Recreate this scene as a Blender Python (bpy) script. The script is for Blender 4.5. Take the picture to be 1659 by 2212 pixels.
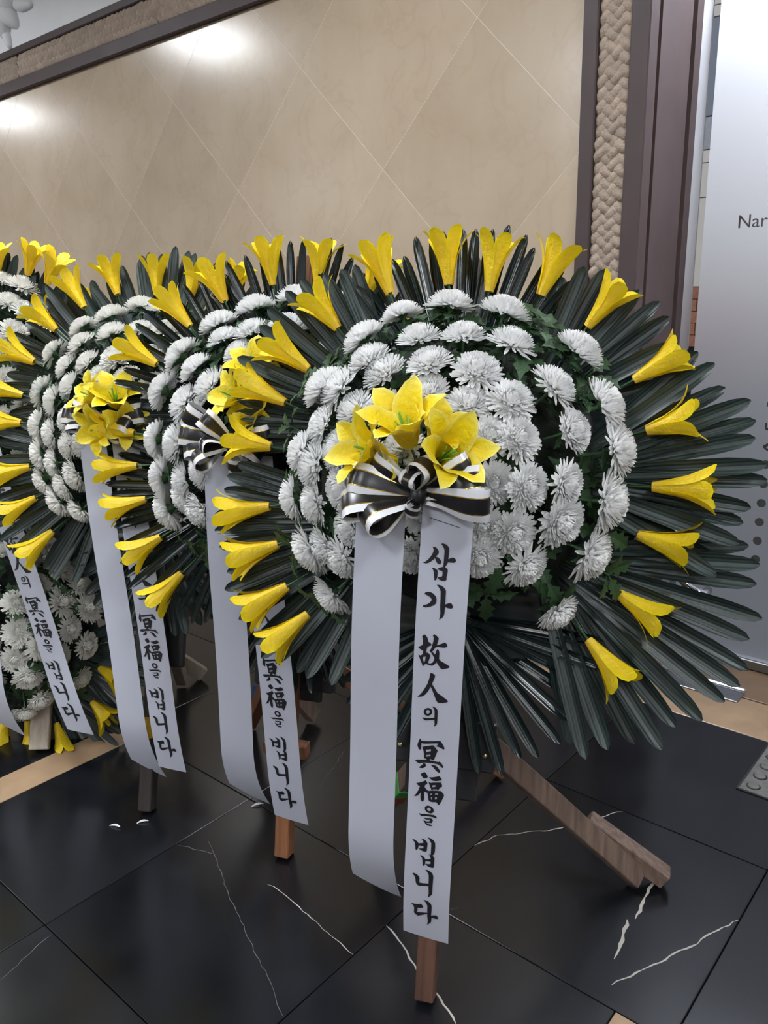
import bpy, math, random
from mathutils import Vector, Matrix
from mathutils.geometry import tessellate_polygon

for o in list(bpy.data.objects):
    bpy.data.objects.remove(o, do_unlink=True)
scene = bpy.context.scene
COL = scene.collection
PI = math.pi

# ------------------------------------------------------------------ camera, world, exposure
CAM_H = 1.37
cam_d = bpy.data.cameras.new('camera')
cam_d.sensor_fit = 'HORIZONTAL'
cam_d.sensor_width = 36.0
cam_d.lens = 37.735
cam_d.clip_start = 0.02
cam = bpy.data.objects.new('camera', cam_d)
COL.objects.link(cam)
_R = ((0.760592, 0.154475, -0.630584), (0.648884, -0.212583, 0.730588), (-0.021194, -0.964855, -0.261926))
cam.matrix_world = Matrix(((_R[0][0], -_R[0][1], -_R[0][2], 0), (_R[1][0], -_R[1][1], -_R[1][2], 0),
                           (_R[2][0], -_R[2][1], -_R[2][2], CAM_H), (0, 0, 0, 1)))
scene.camera = cam

world = bpy.data.worlds.new('overcast_sky')
scene.world = world
world.use_nodes = True
_bg = world.node_tree.nodes['Background']
_bg.inputs['Color'].default_value = (0.86, 0.90, 1.0, 1)
_bg.inputs['Strength'].default_value = 1.15

scene.view_settings.view_transform = 'Standard'
scene.view_settings.look = 'None'
scene.view_settings.gamma = 1
scene.view_settings.use_curve_mapping = False
scene.view_settings.exposure = 0.0
LAMP = 49.0            # radiance of the ceiling panels

# ------------------------------------------------------------------ materials
MATS = {}
def mat(name, base, rough=0.5, metal=0.0, var=0.0, vscale=20.0, bump=0.0, bscale=60.0, spec=0.5,
        stretch=None, base2=None, coat=0.0, emit=None, trans=0.0, sheen=0.0, objvar=0.0, detail=4.0):
    m = bpy.data.materials.new(name); m.use_nodes = True
    nt = m.node_tree; p = nt.nodes['Principled BSDF']
    p.inputs['Base Color'].default_value = (*base, 1)
    p.inputs['Roughness'].default_value = rough
    p.inputs['Metallic'].default_value = metal
    p.inputs['Specular IOR Level'].default_value = spec
    p.inputs['Coat Weight'].default_value = coat
    p.inputs['Transmission Weight'].default_value = trans
    if emit:
        p.inputs['Emission Color'].default_value = (*emit[0], 1)
        p.inputs['Emission Strength'].default_value = emit[1]
    vec = None
    if var or bump:
        tc = nt.nodes.new('ShaderNodeTexCoord'); vec = tc.outputs['Object']
        if stretch:
            mp = nt.nodes.new('ShaderNodeMapping'); mp.inputs['Scale'].default_value = stretch
            nt.links.new(vec, mp.inputs['Vector']); vec = mp.outputs['Vector']
    if var:
        n = nt.nodes.new('ShaderNodeTexNoise'); n.inputs['Scale'].default_value = vscale
        n.inputs['Detail'].default_value = detail
        nt.links.new(vec, n.inputs['Vector'])
        r = nt.nodes.new('ShaderNodeValToRGB')
        b2 = base2 if base2 else tuple(c * (1 - var) for c in base)
        r.color_ramp.elements[0].position = 0.32; r.color_ramp.elements[0].color = (*b2, 1)
        r.color_ramp.elements[1].position = 0.68; r.color_ramp.elements[1].color = (*base, 1)
        nt.links.new(n.outputs['Fac'], r.inputs['Fac'])
        out = r.outputs['Color']
        if objvar:
            oi = nt.nodes.new('ShaderNodeObjectInfo')
            hs = nt.nodes.new('ShaderNodeHueSaturation')
            mr = nt.nodes.new('ShaderNodeMapRange')
            mr.inputs['To Min'].default_value = 1 - objvar; mr.inputs['To Max'].default_value = 1 + objvar
            nt.links.new(oi.outputs['Random'], mr.inputs['Value'])
            nt.links.new(mr.outputs['Result'], hs.inputs['Value'])
            nt.links.new(out, hs.inputs['Color']); out = hs.outputs['Color']
        nt.links.new(out, p.inputs['Base Color'])
    if bump:
        n2 = nt.nodes.new('ShaderNodeTexNoise'); n2.inputs['Scale'].default_value = bscale
        nt.links.new(vec, n2.inputs['Vector'])
        b = nt.nodes.new('ShaderNodeBump'); b.inputs['Strength'].default_value = bump
        b.inputs['Distance'].default_value = 0.01
        nt.links.new(n2.outputs['Fac'], b.inputs['Height'])
        nt.links.new(b.outputs['Normal'], p.inputs['Normal'])
    MATS[name] = m
    return m

def petal_mat(name, body, edge, rib, rough=0.5):
    """petal pigment: body colour, paler edge, pale midrib, read from the 'tone' attribute of the mesh"""
    m = mat(name, body, rough, var=0.12, vscale=60, bump=0.25, bscale=160)
    nt = m.node_tree; p = nt.nodes['Principled BSDF']
    src = p.inputs['Base Color'].links[0].from_socket
    at = nt.nodes.new('ShaderNodeAttribute'); at.attribute_name = 'tone'
    sp = nt.nodes.new('ShaderNodeSeparateColor'); nt.links.new(at.outputs['Color'], sp.inputs['Color'])
    a = nt.nodes.new('ShaderNodeMix'); a.data_type = 'RGBA'
    nt.links.new(sp.outputs[0], a.inputs[0]); nt.links.new(src, a.inputs[6]); a.inputs[7].default_value = (*edge, 1)
    b = nt.nodes.new('ShaderNodeMix'); b.data_type = 'RGBA'
    nt.links.new(sp.outputs[1], b.inputs[0]); nt.links.new(a.outputs[2], b.inputs[6]); b.inputs[7].default_value = (*rib, 1)
    nt.links.new(b.outputs[2], p.inputs['Base Color'])
    tr = nt.nodes.new('ShaderNodeBsdfTranslucent'); nt.links.new(b.outputs[2], tr.inputs['Color'])
    mx = nt.nodes.new('ShaderNodeMixShader'); mx.inputs[0].default_value = 0.18
    out = nt.nodes['Material Output']
    nt.links.new(p.outputs[0], mx.inputs[1]); nt.links.new(tr.outputs[0], mx.inputs[2]); nt.links.new(mx.outputs[0], out.inputs['Surface'])
    return m

def soft_petal(name, base, k):
    m = mat(name, base, 0.55, var=0.03, vscale=8)
    nt = m.node_tree; p = nt.nodes['Principled BSDF']; out = nt.nodes['Material Output']
    tr = nt.nodes.new('ShaderNodeBsdfTranslucent'); tr.inputs['Color'].default_value = (*base, 1)
    mx = nt.nodes.new('ShaderNodeMixShader'); mx.inputs[0].default_value = k
    nt.links.new(p.outputs[0], mx.inputs[1]); nt.links.new(tr.outputs[0], mx.inputs[2]); nt.links.new(mx.outputs[0], out.inputs['Surface'])
soft_petal('white_petal', (0.97, 0.972, 0.975), 0.34)
soft_petal('cream_petal', (0.96, 0.955, 0.925), 0.34)
petal_mat('yellow_petal', (0.92, 0.68, 0.006), (0.93, 0.72, 0.010), (0.92, 0.60, 0.07))
petal_mat('lemon_petal', (0.92, 0.72, 0.006), (0.92, 0.84, 0.22), (0.88, 0.60, 0.006))
mat('green_stem', (0.05, 0.13, 0.045), 0.5, var=0.4, vscale=30)
mat('flower_leaf', (0.035, 0.095, 0.032), 0.5, var=0.5, vscale=40, bump=0.3)
mat('pistil', (0.16, 0.36, 0.03), 0.5)
mat('foam_core', (0.010, 0.020, 0.014), 0.8, var=0.6, vscale=70, bump=0.6, bscale=90)
def leaf_mat(name, base, rough):
    m = mat(name, base, rough, var=0.35, vscale=9, objvar=0.25)
    nt = m.node_tree; p = nt.nodes['Principled BSDF']
    tc = nt.nodes.new('ShaderNodeTexCoord')
    w = nt.nodes.new('ShaderNodeTexWave'); w.bands_direction = 'Y'; w.inputs['Scale'].default_value = 15
    w.inputs['Distortion'].default_value = 0.4
    nt.links.new(tc.outputs['Object'], w.inputs['Vector'])
    b = nt.nodes.new('ShaderNodeBump'); b.inputs['Strength'].default_value = 0.22; b.inputs['Distance'].default_value = 0.003
    nt.links.new(w.outputs['Fac'], b.inputs['Height']); nt.links.new(b.outputs['Normal'], p.inputs['Normal'])
leaf_mat('palm_leaf', (0.026, 0.043, 0.040), 0.42)
leaf_mat('palm_leaf_glossy', (0.009, 0.018, 0.019), 0.26)
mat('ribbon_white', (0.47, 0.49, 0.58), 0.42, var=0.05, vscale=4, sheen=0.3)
mat('ink', (0.006, 0.006, 0.012), 0.5)
mat('bow_white', (0.68, 0.69, 0.74), 0.28)
mat('bow_black', (0.010, 0.010, 0.014), 0.30)
mat('bow_gold', (0.62, 0.42, 0.07), 0.25, metal=1.0)
mat('wood_weathered', (0.22, 0.15, 0.115), 0.7, var=0.5, vscale=12, stretch=(6, 6, 0.6), bump=0.3)
mat('wood_red', (0.12, 0.055, 0.035), 0.55, var=0.5, vscale=12, stretch=(6, 6, 0.6), bump=0.2)
mat('wood_orange', (0.30, 0.125, 0.055), 0.5, var=0.4, vscale=12, stretch=(6, 6, 0.6), bump=0.2)
mat('wood_dark', (0.030, 0.022, 0.020), 0.6, var=0.5, vscale=12, stretch=(6, 6, 0.6), bump=0.2)
mat('wood_pale', (0.42, 0.36, 0.30), 0.65, var=0.3, vscale=12, stretch=(6, 6, 0.6), bump=0.2)
mat('black_plate', (0.020, 0.022, 0.027), 0.5, var=0.3, vscale=30)
mat('brass', (0.5, 0.42, 0.25), 0.3, metal=1.0)
mat('chrome', (0.75, 0.76, 0.78), 0.12, metal=1.0)
mat('steel', (0.34, 0.35, 0.37), 0.42, metal=1.0, var=0.15, vscale=20)
mat('blue_tape', (0.02, 0.06, 0.16), 0.4)
mat('yellow_tag', (0.55, 0.33, 0.02), 0.5)
mat('green_tag', (0.06, 0.30, 0.06), 0.5)
mat('red_tag', (0.28, 0.05, 0.02), 0.5)
mat('brown_frame', (0.080, 0.056, 0.058), 0.5, spec=0.3, var=0.2, vscale=5, objvar=0.0)
mat('brown_reveal', (0.110, 0.076, 0.074), 0.5, spec=0.15, var=0.25, vscale=4)
mat('braid', (0.42, 0.33, 0.265), 0.62, var=0.25, vscale=40, bump=0.5, bscale=220, objvar=0.12)
mat('grout', (0.72, 0.66, 0.57), 0.5)
mat('plaster', (0.80, 0.81, 0.84), 0.7, var=0.03, vscale=6)
mat('ceiling_white', (0.76, 0.76, 0.76), 0.8, var=0.03, vscale=3)
mat('lobby_wall', (0.50, 0.45, 0.39), 0.5, var=0.1, vscale=2)
mat('floor_grout', (0.012, 0.012, 0.014), 0.6)
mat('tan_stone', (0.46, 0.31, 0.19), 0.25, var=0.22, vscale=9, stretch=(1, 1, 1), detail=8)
mat('tan_stone_dark_reflection', (0.26, 0.165, 0.10), 0.3, var=0.22, vscale=9, detail=8)  # same tan stone, with its darker reflection by the door put into the colour
mat('vein', (0.50, 0.47, 0.42), 0.35)
mat('vein_dim', (0.11, 0.11, 0.115), 0.35)
mat('tactile', (0.17, 0.165, 0.155), 0.45, var=0.35, vscale=60, bump=0.3)
mat('rubber_black', (0.01, 0.01, 0.012), 0.6)
mat('glyph_mirror', (0.16, 0.16, 0.175), 0.15, metal=0.7)
mat('brick', (0.40, 0.17, 0.10), 0.85, var=0.25, vscale=20, objvar=0.1)
mat('mortar', (0.30, 0.27, 0.25), 0.9)
mat('cream_panel', (0.66, 0.61, 0.54), 0.7, var=0.05, vscale=2)
mat('grey_window', (0.20, 0.22, 0.26), 0.2)
mat('asphalt', (0.020, 0.021, 0.025), 0.9, spec=0.05, var=0.2, vscale=8)
mat('lamp_diffuser', (0.9, 0.9, 0.9), 0.5, emit=((0.93, 0.965, 1.0), LAMP))
mat('canopy_diffuser', (0.9, 0.9, 0.9), 0.5, emit=((0.93, 0.96, 1.0), 220.0))
mat('lamp_frame', (0.7, 0.7, 0.7), 0.5)

def marble_mat():
    m = mat('marble_wall', (0.50, 0.405, 0.310), 0.21, var=0.2, vscale=3.0, base2=(0.44, 0.345, 0.25), objvar=0.045, detail=8)
    nt = m.node_tree; p = nt.nodes['Principled BSDF']
    src = p.inputs['Base Color'].links[0].from_socket
    tc = nt.nodes.new('ShaderNodeTexCoord')
    n = nt.nodes.new('ShaderNodeTexNoise'); n.inputs['Scale'].default_value = 4.5; n.inputs['Detail'].default_value = 9; n.inputs['Distortion'].default_value = 1.2
    nt.links.new(tc.outputs['Object'], n.inputs['Vector'])
    r = nt.nodes.new('ShaderNodeValToRGB')
    e = r.color_ramp.elements; e[0].position = .47; e[0].color = (0, 0, 0, 1); e[1].position = .53; e[1].color = (0, 0, 0, 1)
    k = e.new(.5); k.color = (1, 1, 1, 1)
    nt.links.new(n.outputs['Fac'], r.inputs['Fac'])
    mm = nt.nodes.new('ShaderNodeMath'); mm.operation = 'MULTIPLY'; mm.inputs[1].default_value = 0.14
    nt.links.new(r.outputs['Color'], mm.inputs[0])
    a = nt.nodes.new('ShaderNodeMix'); a.data_type = 'RGBA'
    nt.links.new(mm.outputs[0], a.inputs[0]); nt.links.new(src, a.inputs[6]); a.inputs[7].default_value = (0.36, 0.25, 0.14, 1)
    nt.links.new(a.outputs[2], p.inputs['Base Color'])
marble_mat()

def black_tile_mat():
    m = mat('black_tile', (0.0085, 0.0095, 0.0125), 0.2, spec=0.5, var=0.5, vscale=5, detail=8, objvar=0.3)
    nt = m.node_tree; p = nt.nodes['Principled BSDF']
    tc = nt.nodes.new('ShaderNodeTexCoord')
    n = nt.nodes.new('ShaderNodeTexNoise'); n.inputs['Scale'].default_value = 6; n.inputs['Detail'].default_value = 6
    nt.links.new(tc.outputs['Object'], n.inputs['Vector'])
    mr = nt.nodes.new('ShaderNodeMapRange'); mr.inputs['To Min'].default_value = 0.14; mr.inputs['To Max'].default_value = 0.30
    nt.links.new(n.outputs['Fac'], mr.inputs['Value']); nt.links.new(mr.outputs['Result'], p.inputs['Roughness'])
black_tile_mat()

def film_mat():
    """frosted privacy film on glass: part blurred see-through, part diffusing, a little surface sheen"""
    m = bpy.data.materials.new('frosted_film'); m.use_nodes = True
    nt = m.node_tree; nt.nodes.remove(nt.nodes['Principled BSDF'])
    N, L = nt.nodes.new, nt.links.new
    rf = N('ShaderNodeBsdfRefraction'); rf.inputs['Roughness'].default_value = 0.62; rf.inputs['IOR'].default_value = 1.25
    rf.inputs['Color'].default_value = (0.52, 0.54, 0.60, 1)
    tr = N('ShaderNodeBsdfTranslucent'); tr.inputs['Color'].default_value = (0.86, 0.88, 0.94, 1)
    mx = N('ShaderNodeMixShader'); mx.inputs[0].default_value = 0.25
    L(rf.outputs[0], mx.inputs[1]); L(tr.outputs[0], mx.inputs[2])
    gl = N('ShaderNodeBsdfGlossy'); gl.inputs['Roughness'].default_value = 0.35; gl.inputs['Color'].default_value = (0.9, 0.9, 0.9, 1)
    m2 = N('ShaderNodeMixShader'); m2.inputs[0].default_value = 0.04
    L(mx.outputs[0], m2.inputs[1]); L(gl.outputs[0], m2.inputs[2])
    L(m2.outputs[0], nt.nodes['Material Output'].inputs['Surface'])
    MATS['frosted_film'] = m
film_mat()
def glass_mat():
    m = bpy.data.materials.new('clear_glass'); m.use_nodes = True
    nt = m.node_tree; p = nt.nodes['Principled BSDF']
    p.inputs['Base Color'].default_value = (0.95, 0.97, 0.97, 1)
    p.inputs['Roughness'].default_value = 0.0
    p.inputs['IOR'].default_value = 1.05
    p.inputs['Transmission Weight'].default_value = 1.0
    MATS['clear_glass'] = m
glass_mat()

# ------------------------------------------------------------------ helpers
def me(name, verts, faces, mats, fm=None, smooth=False, tone=None):
    m = bpy.data.meshes.new(name)
    m.from_pydata([tuple(v) for v in verts], [], faces)
    for x in (mats if isinstance(mats, (list, tuple)) else [mats]):
        m.materials.append(MATS[x])
    if fm:
        m.polygons.foreach_set('material_index', fm)
    if smooth:
        m.polygons.foreach_set('use_smooth', [True] * len(m.polygons))
    if tone:
        at = m.attributes.new('tone', 'FLOAT_COLOR', 'POINT')
        at.data.foreach_set('color', [c for t in tone for c in (t[0], t[1], 0.0, 1.0)])
    m.update()
    return m

def add(name, mesh, parent=None, M=None, kind=None, label=None, category=None, group=None):
    o = bpy.data.objects.new(name, mesh)
    COL.objects.link(o)
    if parent is not None:
        o.parent = parent
    if M is not None:
        o.matrix_basis = M
    tag(o, kind, label, category, group)
    return o

def tag(o, kind=None, label=None, category=None, group=None):
    if kind: o['kind'] = kind
    if label: o['label'] = label
    if category: o['category'] = category
    if group: o['group'] = group
    return o

class MB:
    def __init__(s): s.v = []; s.f = []; s.m = []
    def box(s, x0, x1, y0, y1, z0, z1, mi=0):
        b = len(s.v)
        s.v += [(x, y, z) for z in (z0, z1) for y in (y0, y1) for x in (x0, x1)]
        for q in ((0, 2, 3, 1), (4, 5, 7, 6), (0, 1, 5, 4), (2, 6, 7, 3), (0, 4, 6, 2), (1, 3, 7, 5)):
            s.f.append(tuple(b + i for i in q)); s.m.append(mi)
        return s
    def bbox(s, x0, x1, y0, y1, z0, z1, r=0.002, mi=0):
        """box with chamfered edges (three nested rings, good for planks and plates)"""
        b = len(s.v)
        def ring(z, i):
            return [(x0 + i, y0, z), (x1 - i, y0, z), (x1, y0 + i, z), (x1, y1 - i, z), (x1 - i, y1, z), (x0 + i, y1, z), (x0, y1 - i, z), (x0, y0 + i, z)]
        def inner(z):
            return [(x0 + r, y0 + r, z)] * 0 + [(x0 + 1.6 * r, y0 + r, z), (x1 - 1.6 * r, y0 + r, z), (x1 - r, y0 + 1.6 * r, z), (x1 - r, y1 - 1.6 * r, z), (x1 - 1.6 * r, y1 - r, z), (x0 + 1.6 * r, y1 - r, z), (x0 + r, y1 - 1.6 * r, z), (x0 + r, y0 + 1.6 * r, z)]
        s.v += inner(z0) + ring(z0 + r, r) + ring(z1 - r, r) + inner(z1)
        for k in range(3):
            for i in range(8):
                j = (i + 1) % 8
                s.f.append((b + 8 * k + i, b + 8 * k + j, b + 8 * k + 8 + j, b + 8 * k + 8 + i)); s.m.append(mi)
        s.f.append(tuple(b + i for i in reversed(range(8)))); s.m.append(mi)
        s.f.append(tuple(b + 24 + i for i in range(8))); s.m.append(mi)
        return s
    def bar(s, p, q, w, h, up=(0, 0, 1), mi=0, r=0.0025):
        """square timber from p to q, chamfered"""
        p = Vector(p); q = Vector(q); d = (q - p); L = d.length; z = d / L
        x = Vector(up).cross(z); x.normalize(); y = z.cross(x)
        t = MB().bbox(-w / 2, w / 2, -h / 2, h / 2, 0, L, r, mi)
        b = len(s.v)
        s.v += [tuple(p + x * a + y * c + z * e) for a, c, e in t.v]
        s.f += [tuple(b + i for i in f) for f in t.f]; s.m += t.m
        return s
    def prism(s, poly, z0, z1, mi=0, axis='z'):
        b = len(s.v); n = len(poly)
        for z in (z0, z1):
            for (a, c) in poly:
                s.v.append((a, c, z) if axis == 'z' else (a, z, c))
        s.f.append(tuple(b + i for i in range(n))); s.f.append(tuple(b + n + i for i in reversed(range(n)))); s.m += [mi, mi]
        for i in range(n):
            j = (i + 1) % n
            s.f.append((b + i, b + n + i, b + n + j, b + j)); s.m.append(mi)
        return s
    def tube(s, pts, rad, n=8, mi=0):
        pts = [Vector(p) for p in pts]; b = len(s.v)
        for i, p in enumerate(pts):
            d = pts[min(i + 1, len(pts) - 1)] - pts[max(i - 1, 0)]; d.normalize()
            a = d.orthogonal().normalized() if i == 0 else (a - d * a.dot(d)).normalized()
            c = d.cross(a); r = rad[i] if isinstance(rad, (list, tuple)) else rad
            s.v += [tuple(p + a * r * math.cos(2 * PI * k / n) + c * r * math.sin(2 * PI * k / n)) for k in range(n)]
        for i in range(len(pts) - 1):
            for k in range(n):
                l = (k + 1) % n
                s.f.append((b + i * n + k, b + i * n + l, b + (i + 1) * n + l, b + (i + 1) * n + k)); s.m.append(mi)
        s.f.append(tuple(b + k for k in reversed(range(n)))); s.f.append(tuple(b + (len(pts) - 1) * n + k for k in range(n))); s.m += [mi, mi]
        return s
    def lathe(s, prof, n=20, mi=0, M=None):
        b = len(s.v)
        for (r, z) in prof:
            for k in range(n):
                v = Vector((r * math.cos(2 * PI * k / n), r * math.sin(2 * PI * k / n), z))
                s.v.append(tuple(M @ v if M else v))
        for i in range(len(prof) - 1):
            for k in range(n):
                l = (k + 1) % n
                s.f.append((b + i * n + k, b + i * n + l, b + (i + 1) * n + l, b + (i + 1) * n + k)); s.m.append(mi)
        s.f.append(tuple(b + k for k in reversed(range(n)))); s.f.append(tuple(b + (len(prof) - 1) * n + k for k in range(n))); s.m += [mi, mi]
        return s
    def mesh(s, name, mats, smooth=False):
        return me(name, s.v, s.f, mats, s.m, smooth)

def recentre(mesh):
    """put the mesh's own origin at its centre; returns the offset"""
    c = Vector((0, 0, 0))
    for v in mesh.vertices: c += v.co
    c /= len(mesh.vertices)
    for v in mesh.vertices: v.co -= c
    return c

# ------------------------------------------------------------------ the setting
WALL_Y = 2.5
DOOR_Y = 2.93
CEIL = 3.2
X0, X1, Y0 = -11.5, 3.0, -5.5
T = 0.604
TX, TY = -0.390, 1.2425      # one crossing of the floor joints

floor = add('floor', MB().box(X0, X1, Y0, DOOR_Y + 0.06, -0.06, -0.012).mesh('floor_bed', 'floor_grout'), kind='structure')
tile_me = {}
def rect_tile(x0, x1, y0, y1, material, z=0.0, name='floor_tile'):
    if x1 - x0 < 0.005 or y1 - y0 < 0.005: return
    key = (round(x1 - x0, 3), round(y1 - y0, 3), material)
    if key not in tile_me:
        w, h = (x1 - x0) / 2 - 0.0012, (y1 - y0) / 2 - 0.0012
        tile_me[key] = MB().bbox(-w, w, -h, h, -0.012, 0, 0.0012).mesh(name, material)
    add(name, tile_me[key], floor, Matrix.Translation(((x0 + x1) / 2, (y0 + y1) / 2, z)))
STRIP = 0.063
YS = 2.452
for i in range(-19, 6):
    for j in range(-7, 3):
        x0, x1 = TX + i * T, TX + (i + 1) * T
        y0, y1 = TY + j * T, TY + (j + 1) * T
        if x0 > X1 or x1 < X0 or y1 < Y0: continue
        if y0 > YS: continue
        y1 = min(y1, YS)
        if j < 0:                      # tan inlay strips run between two tile columns
            if i == -3: x0 += STRIP
            if i == -4: x1 -= STRIP
            if i == 0: x0 += 0.02
            if i == -1: x1 -= 0.11
        rect_tile(max(x0, X0), min(x1, X1), max(y0, Y0), y1, 'black_tile')
for j in range(-7, 0):
    y0, y1 = TY + j * T, TY + (j + 1) * T
    if y1 < Y0: continue
    rect_tile(TX - 3 * T - STRIP, TX - 3 * T + STRIP, max(y0, Y0), y1, 'tan_stone', name='inlay_tile')
    rect_tile(TX - 0.11, TX + 0.02, max(y0, Y0), y1, 'tan_stone', name='inlay_tile')
xx = -1.30
for k in range(8):                     # tan border in front of the glass door
    if k < 5: rect_tile(xx + k * 0.9, min(xx + (k + 1) * 0.9, X1), YS, 2.690, 'tan_stone', name='inlay_tile')
    if k < 5: rect_tile(xx + k * 0.9 + 0.2, min(xx + (k + 1) * 0.9 + 0.2, X1), 2.697, DOOR_Y + 0.05, 'tan_stone_dark_reflection', name='threshold_tile')
for k in range(10):                    # the thin tan edge along the wall
    rect_tile(xx - (k + 1) * 0.9, xx - k * 0.9, YS, WALL_Y + 0.02, 'tan_stone', name='inlay_tile')

VEINS = {"v1":[[-0.992,1.475],[-0.968,1.546],[-0.914,1.607],[-0.863,1.662],[-0.833,1.72],[-0.802,1.765],[-0.78,1.816],[-0.759,1.843]],"v2":[[-0.591,1.656],[-0.581,1.59],[-0.577,1.555],[-0.571,1.496]],"v2b":[[-0.582,1.483],[-0.567,1.421],[-0.556,1.36]],"v3":[[-0.392,1.638],[-0.423,1.564],[-0.439,1.512],[-0.458,1.469],[-0.494,1.384],[-0.534,1.295]],"v4":[[-0.992,1.127],[-0.93,1.108],[-0.894,1.088],[-0.857,1.072],[-0.801,1.055],[-0.725,1.02]],"v5":[[-1.3,1.047],[-1.267,1.049],[-1.219,1.045],[-1.154,1.039],[-1.096,1.031],[-0.994,1.02]],"v6":[[-1.542,1.057],[-1.486,1.031],[-1.316,0.95],[-1.258,0.928],[-1.213,0.91],[-1.14,0.88],[-1.079,0.857],[-1.026,0.83],[-0.995,0.816]],"v7":[[-1.59,0.997],[-1.489,1.033]],"v8":[[-1.559,0.633],[-1.549,0.595],[-1.538,0.556],[-1.52,0.5]],"v9":[[-1.56,1.596],[-1.529,1.522],[-1.481,1.404]],"v10":[[-0.912,1.246],[-0.9,1.274]]}
random.seed(5)
for nm, pts in VEINS.items():
    dim = nm in ('v6', 'v7', 'v8', 'v9', 'v10')
    w0 = {'v2': 0.006, 'v2b': 0.0065, 'v3': 0.0035, 'v4': 0.0035, 'v1': 0.0028}.get(nm, 0.0022 if not dim else 0.0016)
    P = []
    for a, b in zip(pts[:-1], pts[1:]):
        n = max(2, int(math.hypot(b[0] - a[0], b[1] - a[1]) / 0.014))
        for k in range(n): P.append((a[0] + (b[0] - a[0]) * k / n, a[1] + (b[1] - a[1]) * k / n))
    P.append(tuple(pts[-1]))
    vs = []; fs = []
    for i, (x, y) in enumerate(P):
        a = P[max(i - 1, 0)]; b = P[min(i + 1, len(P) - 1)]
        dx, dy = b[0] - a[0], b[1] - a[1]; l = math.hypot(dx, dy) or 1
        j = random.uniform(-.0025, .0025)
        w = w0 * random.uniform(0.45, 1.35) * (0.3 if i in (0, len(P) - 1) else 1) * 0.5
        px, py = -dy / l, dx / l
        vs += [(x + px * (j + w), y + py * (j + w), 0.0), (x + px * (j - w), y + py * (j - w), 0.0)]
        if i: fs.append((2 * i - 2, 2 * i - 1, 2 * i + 1, 2 * i))
    mm = me('marble_vein', vs, fs, 'vein_dim' if dim else 'vein')
    c = recentre(mm); add('marble_vein', mm, floor, Matrix.Translation((c.x, c.y, 0.0004)))

# back wall with the marble panel
wall = add('wall_back', MB().box(X0, -1.12, WALL_Y + 0.0006, WALL_Y + 0.35, 0, CEIL).mesh('wall_back', 'grout'), kind='structure')
PX0, PX1, PZ0, PZ1 = X0 + 0.1, -1.297, 0.13, 2.513
DG = 0.8475                       # diagonal of a diamond tile
NX, NZ = -1.702, 2.247            # one joint crossing on the wall
def clip(poly, f):
    out = []
    for a, b in zip(poly, poly[1:] + poly[:1]):
        fa, fb = f(a), f(b)
        if fa >= 0: out.append(a)
        if fa * fb < 0:
            t = fa / (fa - fb); out.append((a[0] + (b[0] - a[0]) * t, a[1] + (b[1] - a[1]) * t))
    return out
for i in range(-22, 4):
    for j in range(-8, 4):
        if (i + j) % 2 == 0: continue
        cx, cz = NX + i * DG / 2, NZ + j * DG / 2
        h = DG / 2 - 0.0010
        poly = [(cx, cz - h), (cx + h, cz), (cx, cz + h), (cx - h, cz)]
        for f in (lambda p: p[0] - PX0, lambda p: PX1 - p[0], lambda p: p[1] - PZ0, lambda p: PZ1 - p[1]):
            poly = clip(poly, f)
            if len(poly) < 3: break
        if len(poly) < 3: continue
        mx = sum(p[0] for p in poly) / len(poly); mz = sum(p[1] for p in poly) / len(poly)
        # slab with a tiny chamfer towards the room
        n = len(poly); vs = []
        for (y, k) in ((WALL_Y + 0.003, 1.0), (WALL_Y + 0.0006, 1.0), (WALL_Y, 0.9985)):
            vs += [((p[0] - mx) * k, y - WALL_Y, (p[1] - mz) * k) for p in poly]
        fs = [tuple(2 * n + q for q in range(n))]
        for r in range(2):
            for q in range(n):
                fs.append((r * n + q, r * n + (q + 1) % n, (r + 1) * n + (q + 1) % n, (r + 1) * n + q))
        add('marble_tile', me('marble_tile', vs, fs, 'marble_wall'), wall, Matrix.Translation((mx, WALL_Y, mz)))
add('baseboard_back', MB().bbox(X0, -1.30, WALL_Y - 0.018, WALL_Y + 0.012, 0, 0.125, 0.003).mesh('baseboard_back', 'tan_stone'), kind='structure')
# white plaster above the panel
add('upper_plaster', MB().box(X0, -1.12, WALL_Y - 0.012, WALL_Y + 0.012, 2.725, CEIL).mesh('upper_plaster', 'plaster'), wall)

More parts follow.
